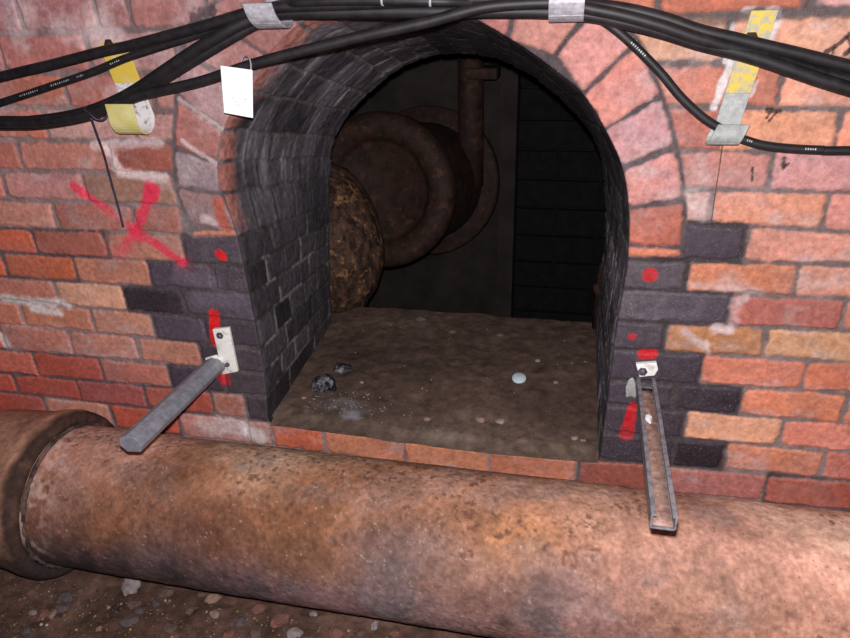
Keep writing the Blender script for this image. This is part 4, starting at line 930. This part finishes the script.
c3, _ = cable('black cable tucked under the left bundle and rising steeply to the hook above the tag', [(-50, 126, -.03), (0, 126, -.03), (40, 125, -.03), (80, 118.5, -.03), (110, 109, -.026), (138, 96, -.026), (165, 79, -.034), (200, 57, -.036), (230, 39, -.034), (255, 25, -.028), (280, 16, -.022), (330, 14, -.022), (420, 13, -.022), (480, 13, -.02), (548, 11, -.021), (600, 15, -.021), (663, 30, -.021), (700, 41, -.021), (740, 52, -.021), (770, 61, -.021), (806, 73, -.021), (850, 86, -.021), (880, 95, -.021)], 0.0105)
c4, P4 = cable('black cable that carries the white tag and crosses the top of the arch', [(-50, 124, -.066), (0, 123.5, -.066), (40, 122.5, -.066), (80, 116.5, -.066), (105, 107.5, -.062), (130, 99, -.060), (150, 93, -.060), (200, 81.5, -.065), (250, 65, -.07), (287.6, 54.5, -.07), (325, 45.5, -.07), (363, 36, -.07), (410, 26, -.07), (437, 19.5, -.07), (464, 12, -.07), (494, 6, -.068), (541, 3, -.062), (566, 4, -.06), (591, 9, -.062), (625, 16, -.062), (663, 26.5, -.060), (700, 39, -.055), (740, 50, -.046), (780, 61.5, -.04), (820, 73, -.036), (850, 80.5, -.034), (880, 88, -.034)], 0.0102)
c5, P5 = cable('thinner black cable with white lettering that drops to the lower right hook', [(-50, 119, -.03), (0, 103, -.03), (50, 86.5, -.03), (90, 73, -.03), (125, 58.5, -.028), (155, 48.5, -.024), (200, 34, -.02), (240, 20, -.02), (270, 7, -.03), (300, 2.5, -.07), (360, .5, -.08), (437, 1.5, -.08), (480, 3, -.045), (548, 8, -.022), (588, 14, -.022), (608, 24, -.026), (631, 43, -.026), (659, 71, -.026), (680, 96, -.026), (700, 115, -.027), (716, 126, -.027), (733, 135, -.027), (748, 141, -.026), (765, 145.5, -.026), (790, 148.5, -.025), (820, 150, -.025), (850, 150.5, -.025), (880, 150, -.025)], 0.0082)
# tiny illegible white lettering printed along the thin cable
def lettering(px0, px1, n, r):
    T = np.gradient(P5, axis=0); T /= np.linalg.norm(T, axis=1)[:, None]
    pr_ = []
    for p in P5:
        v_ = p-CAM; pr_.append(CX+FPX*(v_ @ CR)/(v_ @ CF))
    pr_ = np.array(pr_); mb = MB()
    for k in range(n):
        tx = px0+(px1-px0)*(k+0.5)/n; i = int(np.argmin(abs(pr_-tx)+1e3*((P5[:, 2] > 9)*1)))
        ii = np.interp(tx, pr_[:], np.arange(len(pr_))); i = int(np.clip(ii, 0, len(P5)-2)); fr = ii-i
        p = P5[i]*(1-fr)+P5[i+1]*fr; t = T[i]; out = CAM-p; out = out-t*(out @ t); out /= np.linalg.norm(out); up = np.cross(out, t)
        if up[2] < 0: up = -up
        w_ = 0.0011*random.uniform(.6, 1.2); hgt = 0.0016*random.uniform(.7, 1.2); c_ = p+out*(r+0.0003)+up*0.001
        mb.add([c_-t*w_-up*hgt, c_+t*w_-up*hgt, c_+t*w_+up*hgt, c_-t*w_+up*hgt], [(0, 1, 2, 3)])
    link('lettering', mb.mesh('lettering'), MAT_PRINT, c5, smooth=False)['label'] = 'tiny white print'
lettering(22, 41, 9, .0082); lettering(53, 72, 9, .0082); lettering(79, 86, 4, .0082); lettering(112, 122, 5, .0082); lettering(630, 645, 8, .0082); lettering(745, 751, 3, .0082); lettering(803, 815, 5, .0082)
# white clips on the thin cable over the arch
# ------------------------------------------------------------------ white tag hung on a ring
yt = -0.086
cs = [on_y(*p, yt) for p in ((220.5, 65.5), (252.5, 70), (253, 118), (224.2, 112.8))]
cen = np.mean(cs, 0); root = empty('cable_tag', tuple(cen)); tag(root, 'white square tag hanging by a ring from a black cable left of the arch', 'tag')
mb = MB(); V = [c+np.array([0, -0.0012, 0]) for c in cs]+[c+np.array([0, 0.0012, 0]) for c in cs]
link('card', bevel(mb.add(V, [(0, 1, 2, 3), (7, 6, 5, 4)]+[(i, i+4, (i+1) % 4+4, (i+1) % 4) for i in range(4)]).mesh('card'), 0.0006, 1), MAT_CARD, root, smooth=False)
rc_ = on_y(239, 63, -0.07); a_ = np.linspace(0, 2*np.pi, 40); rc_ = on_y(246, 66, -0.072); ring = np.array([rc_+np.array([0.0165*math.cos(t), 0.006*math.sin(t)-0.012*math.cos(t), 0.0185*math.sin(t)]) for t in a_])
link('ring', MB().tube(ring, 0.0014, 8).mesh('ring'), MAT_STRAP, root)
mb = MB(); ex = (cs[1]-cs[0]); ez = (cs[3]-cs[0])
rr_ = random.Random(4)
for row, (y0, x0, x1) in enumerate(((0.62, .18, .8), (0.70, .4, .7), (0.77, .4, .72), (0.12, .5, .56))):
    x = x0
    while x < x1:
        w_ = rr_.uniform(.015, .04); h_ = rr_.uniform(.015, .035)
        if rr_.random() < 0.6:
            q = cs[0]+ex*x+ez*y0+np.array([0, -0.0016, 0]); mb.add([q, q+ex*w_, q+ex*w_+ez*h_, q+ez*h_], [(0, 1, 2, 3)])
        x += w_+rr_.uniform(.02, .06)
link('writing', mb.mesh('writing'), MAT_INK, root, smooth=False)['label'] = 'faint grey writing'
# ------------------------------------------------------------------ hanging wires
P = smooth_path(np.array([on_y(*p) for p in ((91, 118, -.078), (97, 135, -.06), (104, 155, -.035), (112, 185, -.02), (119, 210, -.016), (123, 227, -.015))]), 8)
mb = MB().tube(P, 0.0026, 8)
kn = np.array([on_y(*p) for p in ((84, 109, -.074), (90, 114, -.080), (96, 119, -.079), (103, 119.5, -.07), (107, 115, -.06), (106, 108, -.05), (98, 104, -.04), (86, 107, -.052), (84, 109, -.074))]); mb.tube(smooth_path(kn, 8), 0.0024, 8)
tag(link('tie_wire', mb.mesh('tie_wire'), MAT_WIRE), 'dark tie wire knotted round the left bundle and hanging down over the red cross', 'wire')
P = smooth_path(np.array([on_y(*p) for p in ((723, 143.5, -.030), (722, 148, -.024), (719, 170, -.012), (715, 195, -.0095), (711.5, 221, -.0095))]), 8)
tag(link('tie_wire', MB().tube(P, 0.0011, 8).mesh('tie_wire'), MAT_WIRER), 'hair thin rusty wire hanging from the lower right hook', 'wire')

# two tiny ties on the thin cable above the arch
for px, mt, lab in ((382, MAT_STRAP, 'tiny white tie round the topmost cable above the left of the arch crown'), (432, MAT_STRAP, 'tiny white tie round the topmost cable just above the crown of the arch')):
    pr_ = np.array([CX+FPX*((p-CAM) @ CR)/((p-CAM) @ CF) for p in P5]); i = int(np.argmin(abs(pr_-px))); t = P5[i+1]-P5[i-1]; t /= np.linalg.norm(t)
    mb = MB().lathe([(-0.002, 0.0078), (-0.002, 0.0095), (0.002, 0.0095), (0.002, 0.0078)], P5[i], t, 20)
    tag(link('cable_tie', mb.mesh('cable_tie'), mt), lab, 'cable tie')
